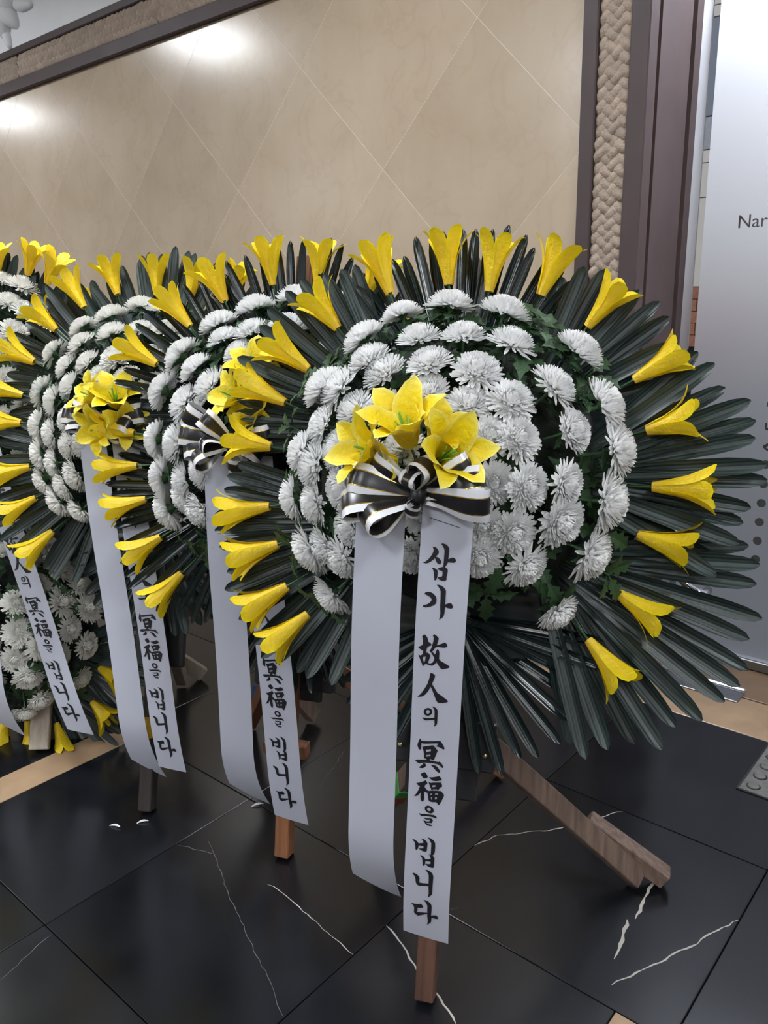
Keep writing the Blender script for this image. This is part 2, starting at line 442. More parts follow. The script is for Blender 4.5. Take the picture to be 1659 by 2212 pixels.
# frame around the panel: dark mouldings and a plaited band, along the top and down the right side
trim = add('trim_1', MB()
    .bbox(PX0, -1.250, WALL_Y - 0.030, WALL_Y + 0.012, 2.513, 2.575, 0.004)
    .bbox(PX0, -1.146, WALL_Y - 0.012, WALL_Y + 0.012, 2.575, 2.690, 0.002)
    .bbox(PX0, -1.100, WALL_Y - 0.030, WALL_Y + 0.012, 2.690, 2.727, 0.004)
    .bbox(-1.299, -1.249, WALL_Y - 0.030, WALL_Y + 0.012, 0.0, 2.575, 0.004)
    .bbox(-1.249, -1.146, WALL_Y - 0.012, WALL_Y + 0.012, 0.0, 2.690, 0.002)
    .bbox(-1.146, -1.086, WALL_Y - 0.030, WALL_Y + 0.012, 0.0, 2.727, 0.004)
    .mesh('trim_1', 'brown_frame'), kind='structure')
def strand_mesh(L, w, h):
    """one visible bight of the plait: a pillow with grooves along its length"""
    nu, nv = 5, 5
    vs = []; fs = []
    for i in range(nu):
        u = -1 + 2 * i / (nu - 1)
        for j in range(nv):
            v = -1 + 2 * j / (nv - 1)
            z = h * (1 - 0.75 * abs(u) ** 3) * (1 - 0.8 * abs(v) ** 4) * (1 - (0.22 if j % 2 else 0.0))
            vs.append((u * L / 2, -z, v * w / 2 * (1 - 0.12 * u * u)))
    for i in range(nu - 1):
        for j in range(nv - 1):
            a = i * nv + j; fs.append((a, a + 1, a + nv + 1, a + nv))
    return me('plait_strand', vs, fs, 'braid', smooth=True)
strands = [strand_mesh(0.054, 0.040, 0.018), strand_mesh(0.050, 0.038, 0.015), strand_mesh(0.057, 0.041, 0.020)]
random.seed(8)
def plait(origin, along, across, count, width, kindname):
    """three-wide diagonal plait along a direction"""
    pitch = 0.0345
    rows = []
    for k in range(count):
        for c in range(4):
            s = -1.5 + c
            a = (k + (0.5 if c % 2 else 0.0)) * pitch
            p = Vector(origin) + Vector(along) * a + Vector(across) * (s * width / 4.3)
            ang = (-42 if c % 2 else 40) + random.uniform(-5, 5)
            rows.append((p, ang))
    return rows
def place_strands(rows, base_ang):
    for p, ang in rows:
        M = Matrix.Translation((p.x, WALL_Y - 0.010, p.z)) @ Matrix.Rotation(math.radians(-(ang + base_ang)), 4, 'Y') @ Matrix.Diagonal((1, random.uniform(.85, 1.15), 1, 1))
        add('plait_strand', random.choice(strands), trim, M)
place_strands(plait((-1.1975, 0, 1.32), (0, 0, 1), (1, 0, 0), 36, 0.098, 'v'), 0)
def stuff_strands(rows, base_ang, name):
    vs = []; fs = []
    for p, ang in rows:
        m0 = strands[0]; b = len(vs)
        M = Matrix.Translation((p.x, WALL_Y - 0.010, p.z)) @ Matrix.Rotation(math.radians(-(ang + base_ang)), 4, 'Y')
        vs += [tuple(M @ v.co) for v in m0.vertices]; fs += [tuple(b + i for i in q.vertices) for q in m0.polygons]
    add(name, me(name, vs, fs, 'braid', smooth=True), trim, kind='stuff')
stuff_strands(plait((-1.1975, 0, 0.02), (0, 0, 1), (1, 0, 0), 37, 0.098, 'v'), 0, 'lower_plait')
place_strands(plait((-4.75, 0, 2.6325), (1, 0, 0), (0, 0, 1), 38, 0.105, 'h'), 90)
stuff_strands(plait((-6.4, 0, 2.6325), (1, 0, 0), (0, 0, 1), 47, 0.105, 'h'), 90, 'far_plait')
stuff_strands(plait((-3.42, 0, 2.6325), (1, 0, 0), (0, 0, 1), 63, 0.105, 'h'), 90, 'near_plait')

# door reveal: stepped dark metal jamb
prof = [(-1.146, 2.51), (-1.086, 2.475), (-1.082, 2.520), (-1.101, 2.524), (-1.103, 2.552), (-1.088, 2.556), (-1.093, 2.700), (-1.099, 2.704), (-1.101, 2.820), (-1.114, 2.824),
        (-1.117, 2.860), (-1.104, 2.864), (-1.110, 2.935), (-1.16, 2.985), (-1.20, 2.985), (-1.20, 2.51)]
add('door_jamb', MB().prism(prof, 0, CEIL).mesh('door_jamb', 'brown_reveal'), trim)

# glass door
door = add('door_1', MB().box(-1.0795, -1.0555, DOOR_Y, DOOR_Y + 0.010, 0.028, 2.75).mesh('door_glass', 'clear_glass'), kind='structure')
def sheet(x0, x1, nm):
    return me(nm, [(x0, DOOR_Y, 0.028), (x1, DOOR_Y, 0.028), (x1, DOOR_Y, 2.75), (x0, DOOR_Y, 2.75)], [(0, 1, 2, 3)], 'frosted_film')
add('frosted_film', sheet(-1.122, -1.0795, 'film_strip'), door)
add('frosted_film', sheet(-1.0555, 1.15, 'film_sheet'), door)
add('door_rail', MB().bbox(-1.122, 1.15, DOOR_Y - 0.012, DOOR_Y + 0.030, 0.004, 0.040, 0.003).mesh('door_rail', 'steel'), door)
add('door_head', MB().bbox(-1.20, 1.25, DOOR_Y - 0.05, DOOR_Y + 0.06, 2.75, CEIL, 0.004).mesh('door_head', 'brown_reveal'), door)
add('door_post', MB().bbox(1.15, 1.25, DOOR_Y - 0.05, DOOR_Y + 0.06, 0, 2.76, 0.004).mesh('door_post', 'brown_reveal'), door)
# curved chrome pull handle behind the leaves
hp = [(-1.00, DOOR_Y - 0.01, 0.55), (-1.00, DOOR_Y - 0.05, 0.55)]
for k in range(0, 13):
    a = PI * k / 12
    hp.append((-1.045 + 0.045 * math.cos(a) * 1.0, DOOR_Y - 0.06, 0.42 - 0.13 * math.sin(a) * 1.0 + 0.13 * (1 - k / 6.0) * 0.0))
hp = [(-0.93, DOOR_Y - 0.008, 0.275), (-0.93, DOOR_Y - 0.06, 0.275)] + \
     [(-0.93 - 0.125 * math.sin(PI / 2 * k / 8), DOOR_Y - 0.06, 0.275 + 0.16 * (1 - math.cos(PI / 2 * k / 8))) for k in range(1, 9)] + \
     [(-1.055, DOOR_Y - 0.06, 0.60), (-1.055, DOOR_Y - 0.008, 0.60)]
add('pull_handle', MB().tube(hp, 0.016, 10).mesh('pull_handle', 'chrome', True), door)
# writing and dots on the film
def text_mesh(s, size, material):
    cu = bpy.data.curves.new('lettering', 'FONT'); cu.body = s; cu.size = size; cu.extrude = 0.0008; cu.resolution_u = 3
    t = bpy.data.objects.new('lettering', cu); COL.objects.link(t)
    dg = bpy.context.evaluated_depsgraph_get()
    m = bpy.data.meshes.new_from_object(t.evaluated_get(dg)); bpy.data.objects.remove(t)
    m.materials.clear(); m.materials.append(MATS[material]); return m
add('lettering', text_mesh('Nar', 0.0595, 'glyph_mirror'), door, Matrix.Translation((-0.945, DOOR_Y - 0.001, 1.555)) @ Matrix.Rotation(PI / 2, 4, 'X'))
dot = MB().lathe([(0.0, 0), (0.0152, 0), (0.0152, 0.0015), (0.0, 0.0015)], 20).mesh('film_dot', 'glyph_mirror')
for k in range(6):
    add('film_dot', dot, door, Matrix.Translation((-0.779, DOOR_Y, 0.770 - k * 0.069)) @ Matrix.Rotation(PI / 2, 4, 'X'))
for k, z in enumerate((0.974, 0.903, 0.832)):
    pts = [[(0, .012), (.004, .016), (.012, .016), (.012, .009), (.007, .009), (.006, -.002), (0, -.004)],
           [(0, .012), (.006, .012), (.006, -.006), (.018, -.006), (.018, -.013), (.004, -.013), (0, -.008)],
           [(0, .004), (.016, .014), (.022, .009), (.010, -.002), (.022, -.010), (.016, -.015), (0, -.003)]][k]
    add('film_mark', MB().prism(pts, 0, 0.0012, axis='z').mesh('film_mark', 'glyph_mirror'), door, Matrix.Translation((-0.793, DOOR_Y, z)) @ Matrix.Rotation(PI / 2, 4, 'X'))
# floor hinge cover of the door
hc = add('hinge_cover', MB().bbox(-1.06, -0.712, 2.640, 2.722, 0.0, 0.006, 0.002).mesh('cover_plate', 'steel'),
         label='flat steel floor hinge cover set into the tan stone by the glass door', category='floor plate')
add('cover_rib', MB().bbox(-1.06, -0.712, 2.722, 2.738, 0.0, 0.016, 0.004).mesh('cover_rib', 'chrome'), hc)

# remaining room shell (out of view, closes the lobby)
add('ceiling', MB().box(X0, X1, Y0, DOOR_Y + 0.35, CEIL, CEIL + 0.05).mesh('ceiling', 'ceiling_white'), kind='structure')
add('wall_left', MB().box(X0 - 0.1, X0, Y0, DOOR_Y, 0, CEIL).mesh('wall_left', 'lobby_wall'), kind='structure')
add('wall_right', MB().box(X1, X1 + 0.1, Y0, DOOR_Y + 0.35, 0, CEIL).mesh('wall_right', 'lobby_wall'), kind='structure')
add('wall_front', MB().box(X0, X1, Y0 - 0.1, Y0, 0, CEIL).mesh('wall_front', 'lobby_wall'), kind='structure')
add('wall_door_side', MB().box(1.25, X1, DOOR_Y - 0.05, DOOR_Y + 0.35, 0, CEIL).mesh('wall_door_side', 'lobby_wall'), kind='structure')

# ceiling lamps
def lamp(x, y, sx, sy, label):
    r = bpy.data.objects.new('ceiling_light', None); COL.objects.link(r); r.location = (x, y, CEIL)
    tag(r, None, label, 'ceiling light', 'ceiling lights of the lobby')
    fr = MB()
    for (a, b, c, d) in ((-sx - .03, sx + .03, -sy - .03, -sy), (-sx - .03, sx + .03, sy, sy + .03), (-sx - .03, -sx, -sy, sy), (sx, sx + .03, -sy, sy)):
        fr.bbox(a, b, c, d, -0.03, -0.001, 0.003)
    add('lamp_frame', fr.mesh('lamp_frame', 'lamp_frame'), r)
    add('diffuser', MB().box(-sx, sx, -sy, sy, -0.022, -0.002).mesh('diffuser', 'lamp_diffuser'), r)
for k, (x, y, sx, sy) in enumerate([(-5.2, 0.8, 0.3, 0.3), (-8.54, 0.76, 0.3, 0.3), (-1.9, 0.8, 0.3, 0.3), (1.2, 0.8, 0.3, 0.3), (-3.4, -1.9, 0.3, 0.3), (-0.3, -1.9, 0.3, 0.3), (2.2, -1.9, 0.3, 0.3), (-9.7, -4.9, 0.3, 0.3), (-4.6, -4.2, 0.3, 0.3), (-1.8, -4.2, 0.3, 0.3)]):
    lamp(x, y, sx, sy, 'recessed white panel light in the lobby ceiling above the wreaths')

# entrance canopy outside with its own lamp just behind the top of the glass
add('canopy', MB().box(-3.2, 3.2, DOOR_Y + 0.10, DOOR_Y + 1.2, 2.82, 2.95).mesh('canopy', 'ceiling_white'), kind='structure')
pl = bpy.data.objects.new('canopy_light', None); COL.objects.link(pl); pl.location = (-0.15, DOOR_Y + 0.27, 2.82)
tag(pl, None, 'long white lamp under the entrance canopy behind the frosted glass', 'canopy light')
add('housing', MB().bbox(-1.02, 1.02, -0.09, 0.09, -0.012, -0.001, 0.003).mesh('housing', 'lamp_frame'), pl)
add('diffuser', MB().bbox(-1.0, 1.0, -0.07, 0.07, -0.05, -0.013, 0.006).mesh('canopy_diffuser', 'canopy_diffuser'), pl)

# plaster ornament on the white wall, top left
orn = bpy.data.objects.new('plaster_ornament', None); COL.objects.link(orn); orn.location = (-4.83, WALL_Y - 0.012, 2.93)
tag(orn, None, 'white plaster flower relief on the wall above the plaited frame', 'ornament')
def blob(rx, ry, rz):
    m = MB(); n = 14; k = 9
    for i in range(k + 1):
        a = PI * i / k
        for j in range(n):
            b = 2 * PI * j / n; q = 1 + 0.08 * math.cos(3 * b)
            m.v.append((rx * math.sin(a) * math.cos(b) * q, ry * math.cos(a), rz * math.sin(a) * math.sin(b) * q))
    for i in range(k):
        for j in range(n): m.f.append((i * n + j, i * n + (j + 1) % n, (i + 1) * n + (j + 1) % n, (i + 1) * n + j)); m.m.append(0)
    return m.mesh('relief_lobe', 'plaster', True)
lobe = blob(0.085, 0.05, 0.055)
for k in range(6):
    a = 2 * PI * k / 6 + 0.3
    add('relief_lobe', lobe, orn, Matrix.Translation((0.085 * math.cos(a), -0.012, 0.075 * math.sin(a))) @ Matrix.Rotation(-a, 4, 'Y') @ Matrix.Rotation(0.35, 4, 'Z'))
add('relief_boss', blob(0.05, 0.065, 0.05), orn, Matrix.Translation((0, -0.02, 0)))
leafm = blob(0.10, 0.03, 0.035)
for k, (x, z, a) in enumerate(((0.17, 0.06, -0.5), (0.20, -0.02, 0.2), (-0.18, 0.05, 0.4), (-0.2, -0.04, -0.3), (0.05, 0.17, -1.2), (-0.02, -0.10, 1.3))):
    add('relief_leaf', leafm, orn, Matrix.Translation((x, -0.006, z)) @ Matrix.Rotation(a, 4, 'Y'))

# outside: ground, a building with a brick base, seen through the clear gap in the film
add('ground_outside', MB().box(-40, 40, DOOR_Y + 0.07, 60, -0.25, -0.05).mesh('ground_outside', 'asphalt'), kind='structure')
bld = bpy.data.objects.new('building', None); COL.objects.link(bld); bld.location = (-3.6, 10.2, -0.05)
tag(bld, None, 'cream panelled building with brick base seen through the clear gap in the glass', 'building')
add('wall', MB().box(-20.0, 20.0, 0.05, 0.4, 0.0, 6.0).mesh('building_wall', 'mortar'), bld)
add('plinth', MB().bbox(-20.0, 20.0, -0.02, 0.06, 0.0, 0.70, 0.01).mesh('plinth', 'asphalt'), bld)
bm_ = MB().bbox(-0.148, 0.148, -0.02, 0.06, 0, 0.136, 0.004).mesh('brick', 'brick')
for r in range(5):
    for c in range(9):
        add('brick', bm_, bld, Matrix.Translation((-1.3 + c * 0.305 + (0.15 if r % 2 else 0), 0, 0.705 + r * 0.1425)))
for (z0, z1, mm_) in ((1.42, 2.43, 'cream_panel'), (2.44, 2.81, 'cream_panel'), (2.82, 2.95, 'cream_panel'), (2.96, 3.31, 'steel'), (3.32, 4.33, 'grey_window'), (4.34, 4.45, 'cream_panel'), (4.46, 6.0, 'cream_panel')):
    for c in range(3):
        add('wall_panel', MB().bbox(-1.5 + c * 1.0, -0.508 + c * 1.0, -0.01, 0.06, z0, z1, 0.004).mesh('wall_panel', mm_), bld)

# tactile paving plate by the door
tac = add('tactile_plate', MB().bbox(-0.551, -0.247, 2.145, 2.448, 0.0005, 0.004, 0.001).mesh('tactile_plate', 'tactile'),
          label='grey tactile paving plate with round studs set in the black floor', category='floor plate')
rim = MB()
for (a, b, c, d) in ((-0.557, -0.551, 2.139, 2.449), (-0.247, -0.241, 2.139, 2.449), (-0.551, -0.247, 2.139, 2.145)):
    rim.box(a, b, c, d, 0.0004, 0.003)
add('joint', rim.mesh('joint', 'rubber_black'), tac)
stud = MB().lathe([(0.0165, 0), (0.0150, 0.0035), (0.0115, 0.0050), (0.0, 0.0052)], 16).mesh('stud', 'tactile', True)
studring = MB().lathe([(0.0195, 0), (0.0190, 0.0006), (0.0, 0.0007)], 16).mesh('stud_base', 'rubber_black')
for i in range(5):
    for j in range(5):
        s_ = add('stud', stud, tac, Matrix.Translation((-0.521 + i * 0.061, 2.176 + j * 0.061, 0.004)))
        add('stud_ring', studring, s_, Matrix.Translation((0, 0, 0)))
# ------------------------------------------------------------------ flowers
def chrysanthemum_mesh(seed, material, n=340, loose=0.0):
    rnd = random.Random(seed); vs = []; fs = []
    for k in range(n):
        t = (k + 0.5) / n
        az = k * 2.399963 + rnd.uniform(-.15, .15)
        phi0 = math.radians(8 + 100 * t ** 0.60 + rnd.uniform(-6, 6))
        L = 0.20 + 0.215 * t ** 0.9 + rnd.uniform(-.022, .022) + (0.06 * loose if t > .88 else 0)
        curl = math.radians(-74 + 22 * t + rnd.uniform(-12, 12) + (34 * loose if t > .84 else 0))
        r0 = 0.17 * math.sqrt(t); z0 = 0.15 * (1 - t)
        W = (0.030 + 0.018 * t) * rnd.uniform(.85, 1.15)
        er = Vector((math.cos(az), math.sin(az), 0)); et = Vector((-math.sin(az), math.cos(az), 0)); ez = Vector((0, 0, 1))
        p = er * r0 + ez * z0; b = len(vs); N = 4
        prof = (0.50, 0.90, 1.0, 0.48)
        for i in range(N):
            s = i / (N - 1); ph = phi0 + curl * (s ** 1.5)
            if i:
                pm = phi0 + curl * ((s - 0.5 / (N - 1)) ** 1.5)
                p = p + (er * math.sin(pm) + ez * math.cos(pm)) * (L / (N - 1))
            nrm = ez * math.sin(ph) - er * math.cos(ph)
            w = W * prof[i]
            vs += [tuple(p + et * w + nrm * w * .50), tuple(p - nrm * w * .1), tuple(p - et * w + nrm * w * .50)]
        for i in range(N - 1):
            for j in range(2):
                a = b + i * 3 + j; fs.append((a, a + 1, a + 4, a + 3))
    # the dense heart of the flower that closes the gaps between petals
    b = len(vs); n1, n2 = 6, 12
    for i in range(n1 + 1):
        th = PI * i / n1
        for j in range(n2):
            ph = 2 * PI * j / n2
            vs.append((.21 * math.sin(th) * math.cos(ph), .21 * math.sin(th) * math.sin(ph), .10 + .11 * math.cos(th)))
    for i in range(n1):
        for j in range(n2):
            fs.append((b + i * n2 + j, b + (i + 1) * n2 + j, b + (i + 1) * n2 + (j + 1) % n2, b + i * n2 + (j + 1) % n2))
    return me('chrysanthemum', vs, fs, material, smooth=True)
CHRYS = [chrysanthemum_mesh(11, 'white_petal'), chrysanthemum_mesh(12, 'white_petal', 310, 0.8), chrysanthemum_mesh(13, 'white_petal', 330, 0.35)]
CHRYS_C = [chrysanthemum_mesh(21, 'cream_petal', 320, 0.1), chrysanthemum_mesh(22, 'cream_petal', 310, 0.5)]

def leaf_outline():
    half = [(0, .02), (.12, .03), (.20, .16), (.30, .10), (.42, .24), (.52, .12), (.66, .20), (.78, .08), (1.0, 0)]
    return half
def stem_mesh(seed):
    rnd = random.Random(seed); m = MB()
    m.tube([(0, 0, 0.02), (rnd.uniform(-.02, .02), rnd.uniform(-.02, .02), -0.3), (0, 0, -0.75)], [0.05, 0.028, 0.028], 6, 0)
    m.lathe([(0.03, -0.12), (0.10, -0.05), (0.155, 0.02), (0.0, 0.03)], 10, 0)
    for k in range(5):
        az = rnd.uniform(0, 2 * PI); z = -0.10 - 0.09 * k; L = rnd.uniform(.45, .7); tilt = rnd.uniform(-.2, .5)
        er = Vector((math.cos(az), math.sin(az), 0)); et = Vector((-math.sin(az), math.cos(az), 0))
        h = leaf_outline(); b = len(m.v); n = len(h)
        for (x, y) in h:
            c = er * (x * L + .02) + Vector((0, 0, z + math.sin(tilt) * x * L - .25 * L * x * x))
            m.v += [tuple(c + et * y * L + Vector((0, 0, .05 * L * y / .2))), tuple(c), tuple(c - et * y * L + Vector((0, 0, .05 * L * y / .2)))]
        for i in range(n - 1):
            for j in range(2):
                a = b + 3 * i + j; m.f.append((a, a + 3, a + 4, a + 1)); m.m.append(1)
    return m.mesh('stem_leaves', ['green_stem', 'flower_leaf'])
STEMS = [stem_mesh(s) for s in (1, 2, 3, 4)]
def sprig_mesh(seed):
    rnd = random.Random(seed); m = MB()
    m.tube([(0, 0, -.3), (0, 0, .1)], [.02, .02], 5, 0)
    for k in range(5):
        az = 2 * PI * k / 5 + rnd.uniform(-.4, .4); L = rnd.uniform(.55, .85); z = -.1 + .05 * k; tilt = rnd.uniform(.2, .8)
        er = Vector((math.cos(az), math.sin(az), 0)); et = Vector((-math.sin(az), math.cos(az), 0))
        h = leaf_outline(); b = len(m.v); n = len(h)
        for (x, y) in h:
            c = er * (x * L * math.cos(tilt) + .02) + Vector((0, 0, z + math.sin(tilt) * x * L - .3 * L * x * x))
            m.v += [tuple(c + et * y * L + Vector((0, 0, .25 * y * L))), tuple(c), tuple(c - et * y * L + Vector((0, 0, .25 * y * L)))]
        for i in range(n - 1):
            for j in range(2):
                a = b + 3 * i + j; m.f.append((a, a + 3, a + 4, a + 1)); m.m.append(1)
    return m.mesh('leaf_sprig', ['green_stem', 'flower_leaf'])
SPRIGS = [sprig_mesh(s) for s in (5, 6, 7)]

def trumpet_petal(L, Rm, wide, recurve, material, inner, NS=8, NA=5, seed=0, ruffle=0.0):
    rnd = random.Random(seed); vs = []; fs = []; tone = []
    for i in range(NS):
        t = (0, .18, .36, .54, .70, .83, .93, 1.0)[i]
        R = 0.0045 + (0.0045, .0085, .0130, .0185, .0265, .0355, .0430, .0480)[i] * Rm / .050
        z = L * (t if t < .75 else .75 + .25 * math.sin((t - .75) / .25 * PI / 2 * (1 - .35 * recurve)) * (1 - .45 * recurve))
        if inner: R *= 0.95
        w = min(0.66 * R, wide) if t < .5 else wide * (.76, .86, .84, .60, .10)[i - 3]
        for j in range(NA):
            s = -1 + 2 * j / (NA - 1)
            a = s * w / max(R, .004)
            a = max(-1.1, min(1.1, a))
            rr = R - 0.0022 * (1 - abs(s)) * (1 if t > .3 else 0) + ruffle * math.sin(i * 1.7 + seed) * abs(s) * (t > .4)
            vs.append((rr * math.cos(a), rr * math.sin(a) + 0.0 * t, z + 0.003 * ruffle * 100 * abs(s) * math.cos(i * 1.3 + seed + j)))
            e = max(0, (t - .72) / .28) * 0.8 + (abs(s) == 1) * (t > .35) * 0.7
            tone.append((min(1, e), (abs(s) < .3) * (0.55 if t < .9 else 0) + (0.6 if t < .08 else 0)))
    for i in range(NS - 1):
        for j in range(NA - 1):
            a = i * NA + j; fs.append((a, a + 1, a + NA + 1, a + NA))
    return me('petal', vs, fs, material, smooth=True, tone=tone)
RIM_P = [[trumpet_petal(.108, .054, .0195, .5, 'yellow_petal', False, seed=1), trumpet_petal(.110, .046, .0200, .3, 'yellow_petal', True, seed=2)],
         [trumpet_petal(.104, .060, .0190, .85, 'yellow_petal', False, seed=3), trumpet_petal(.108, .052, .0195, .6, 'yellow_petal', True, seed=4)],
         [trumpet_petal(.112, .048, .0185, .25, 'yellow_petal', False, seed=5), trumpet_petal(.110, .044, .0195, .35, 'yellow_petal', True, seed=6)]]
def open_petal(L, hw, a0, a1, seed):
    """broad petal of the open lilies: cupped at the base, arching outwards, ruffled pale edge"""
    rnd = random.Random(seed); vs = []; fs = []; tone = []; NS, NA = 10, 7
    r, z = .004, .0
    for i in range(NS):
        t = i / (NS - 1)
        ph = math.radians(a0 + (a1 - a0) * t ** 1.6)
        if i: r += math.sin(ph) * L / (NS - 1); z += math.cos(ph) * L / (NS - 1)
        w = hw * (.22 + .78 * math.sin(PI * min(1, t * .80 + .10)) ** 1.0) * (1 if t < .72 else math.sqrt(max(0, 1 - ((t - .72) / .28) ** 2)) * .94 + .06)
        for j in range(NA):
            s = -1 + 2 * j / (NA - 1)
            cup = w * (.55 * (1 - t) + .10) * s * s + .0028 * abs(s) ** 3 * math.sin(i * 1.9 + seed * 2 + (2 if s > 0 else 0)) * min(1, t * 2) - .10 * w * (1 - abs(s))
            # lift the edges along the inner normal
            vs.append((r - cup * math.cos(ph), s * w, z + cup * math.sin(ph)))
            tone.append((min(1, max(0, (t - .80) / .20) * .6 + (.75 if abs(s) == 1 else 0) * (t > .3)), .5 if (j == 3 and t < .8) else 0))
    for i in range(NS - 1):
        for j in range(NA - 1):
            a = i * NA + j; fs.append((a, a + 1, a + NA + 1, a + NA))
    return me('petal', vs, fs, 'lemon_petal', smooth=True, tone=tone)
OPEN_P = [[open_petal(.098, .0215, 22, 84, 1), open_petal(.098, .0250, 18, 76, 2)],
          [open_petal(.106, .0215, 18, 70, 3), open_petal(.106, .0255, 14, 62, 4)]]
LILY_BASE = MB().tube([(0, 0, -.05), (0, 0, -.004), (0, 0, .006)], [.0018, .0022, .0062], 7).mesh('lily', 'green_stem', True)
def pistil_mesh():
    m = MB()
    for k in range(6):
        a = 2 * PI * k / 6; c, s = math.cos(a), math.sin(a)
        m.tube([(0, 0, .004), (.005 * c, .005 * s, .03), (.011 * c, .011 * s, .052)], [.0018, .0014, .0011], 5)
    m.tube([(0, 0, 0), (.001, 0, .05), (.002, 0, .066)], [.0022, .0018, .0026], 6)
    return m.mesh('pistil', 'pistil', True)
PISTIL = pistil_mesh()

def frame_z(p, z, spin, scale=1.0):
    z = Vector(z).normalized(); x = z.orthogonal().normalized(); y = z.cross(x)
    M = Matrix(((x.x, y.x, z.x, p[0]), (x.y, y.y, z.y, p[1]), (x.z, y.z, z.z, p[2]), (0, 0, 0, 1)))
    return M @ Matrix.Rotation(spin, 4, 'Z') @ Matrix.Scale(scale, 4)

def lily(parent, p, axis, spin, scale, petals, centre=False, label=None):
    l = add('lily', LILY_BASE, parent, frame_z(p, axis, spin, scale), label=label)
    for k in range(6):
        add('petal', petals[k % 2], l, Matrix.Rotation(2 * PI * k / 6, 4, 'Z'))
    if centre:
        add('pistil', PISTIL, l, Matrix.Identity(4))
    return l

# palm leaf blade, unit length along +X
def blade_mesh(width, material, notch, bend, seed):
    vs = []; fs = []; NS, NA = 8, 5; rnd = random.Random(seed)
    for i in range(NS):
        t = (0, .22, .45, .65, .82, .92, .975, 1.0)[i]
        w = width * (0.42 + 0.58 * math.sin(PI / 2 * min(1, t / .70))) * (1 if t < .8 else math.sqrt(max(0.0, 1 - ((t - .8) / .2) ** 2)) * .90 + .10)
        for j in range(NA):
            s = -1 + 2 * j / (NA - 1)
            fold = 0.35 * w * (abs(s) - .5)
            x = t - (0.045 if (notch and i == NS - 1 and j == 2) else 0)
            vs.append((x, s * w / 2, fold + bend * t * t))
    for i in range(NS - 1):
        for j in range(NA - 1):
            a = i * NA + j; fs.append((a, a + NA, a + NA + 1, a + 1))
    return me('leaf_blade', vs, fs, material, smooth=True)
BLADES = {'dull': [blade_mesh(.112, 'palm_leaf', False, b, i) for i, b in enumerate((.02, -.05, .06))],
          'gloss': [blade_mesh(.080, 'palm_leaf_glossy', True, b, i) for i, b in enumerate((.02, -.04, .05))],
          'wide': [blade_mesh(.115, 'palm_leaf', False, b, i) for i, b in enumerate((.0, .05, -.08))]}
HUB = MB().lathe([(0.0, -.006), (.030, -.004), (.034, 0), (.026, .005), (0, .007)], 12).mesh('leaf_fan', 'palm_leaf_glossy', True)

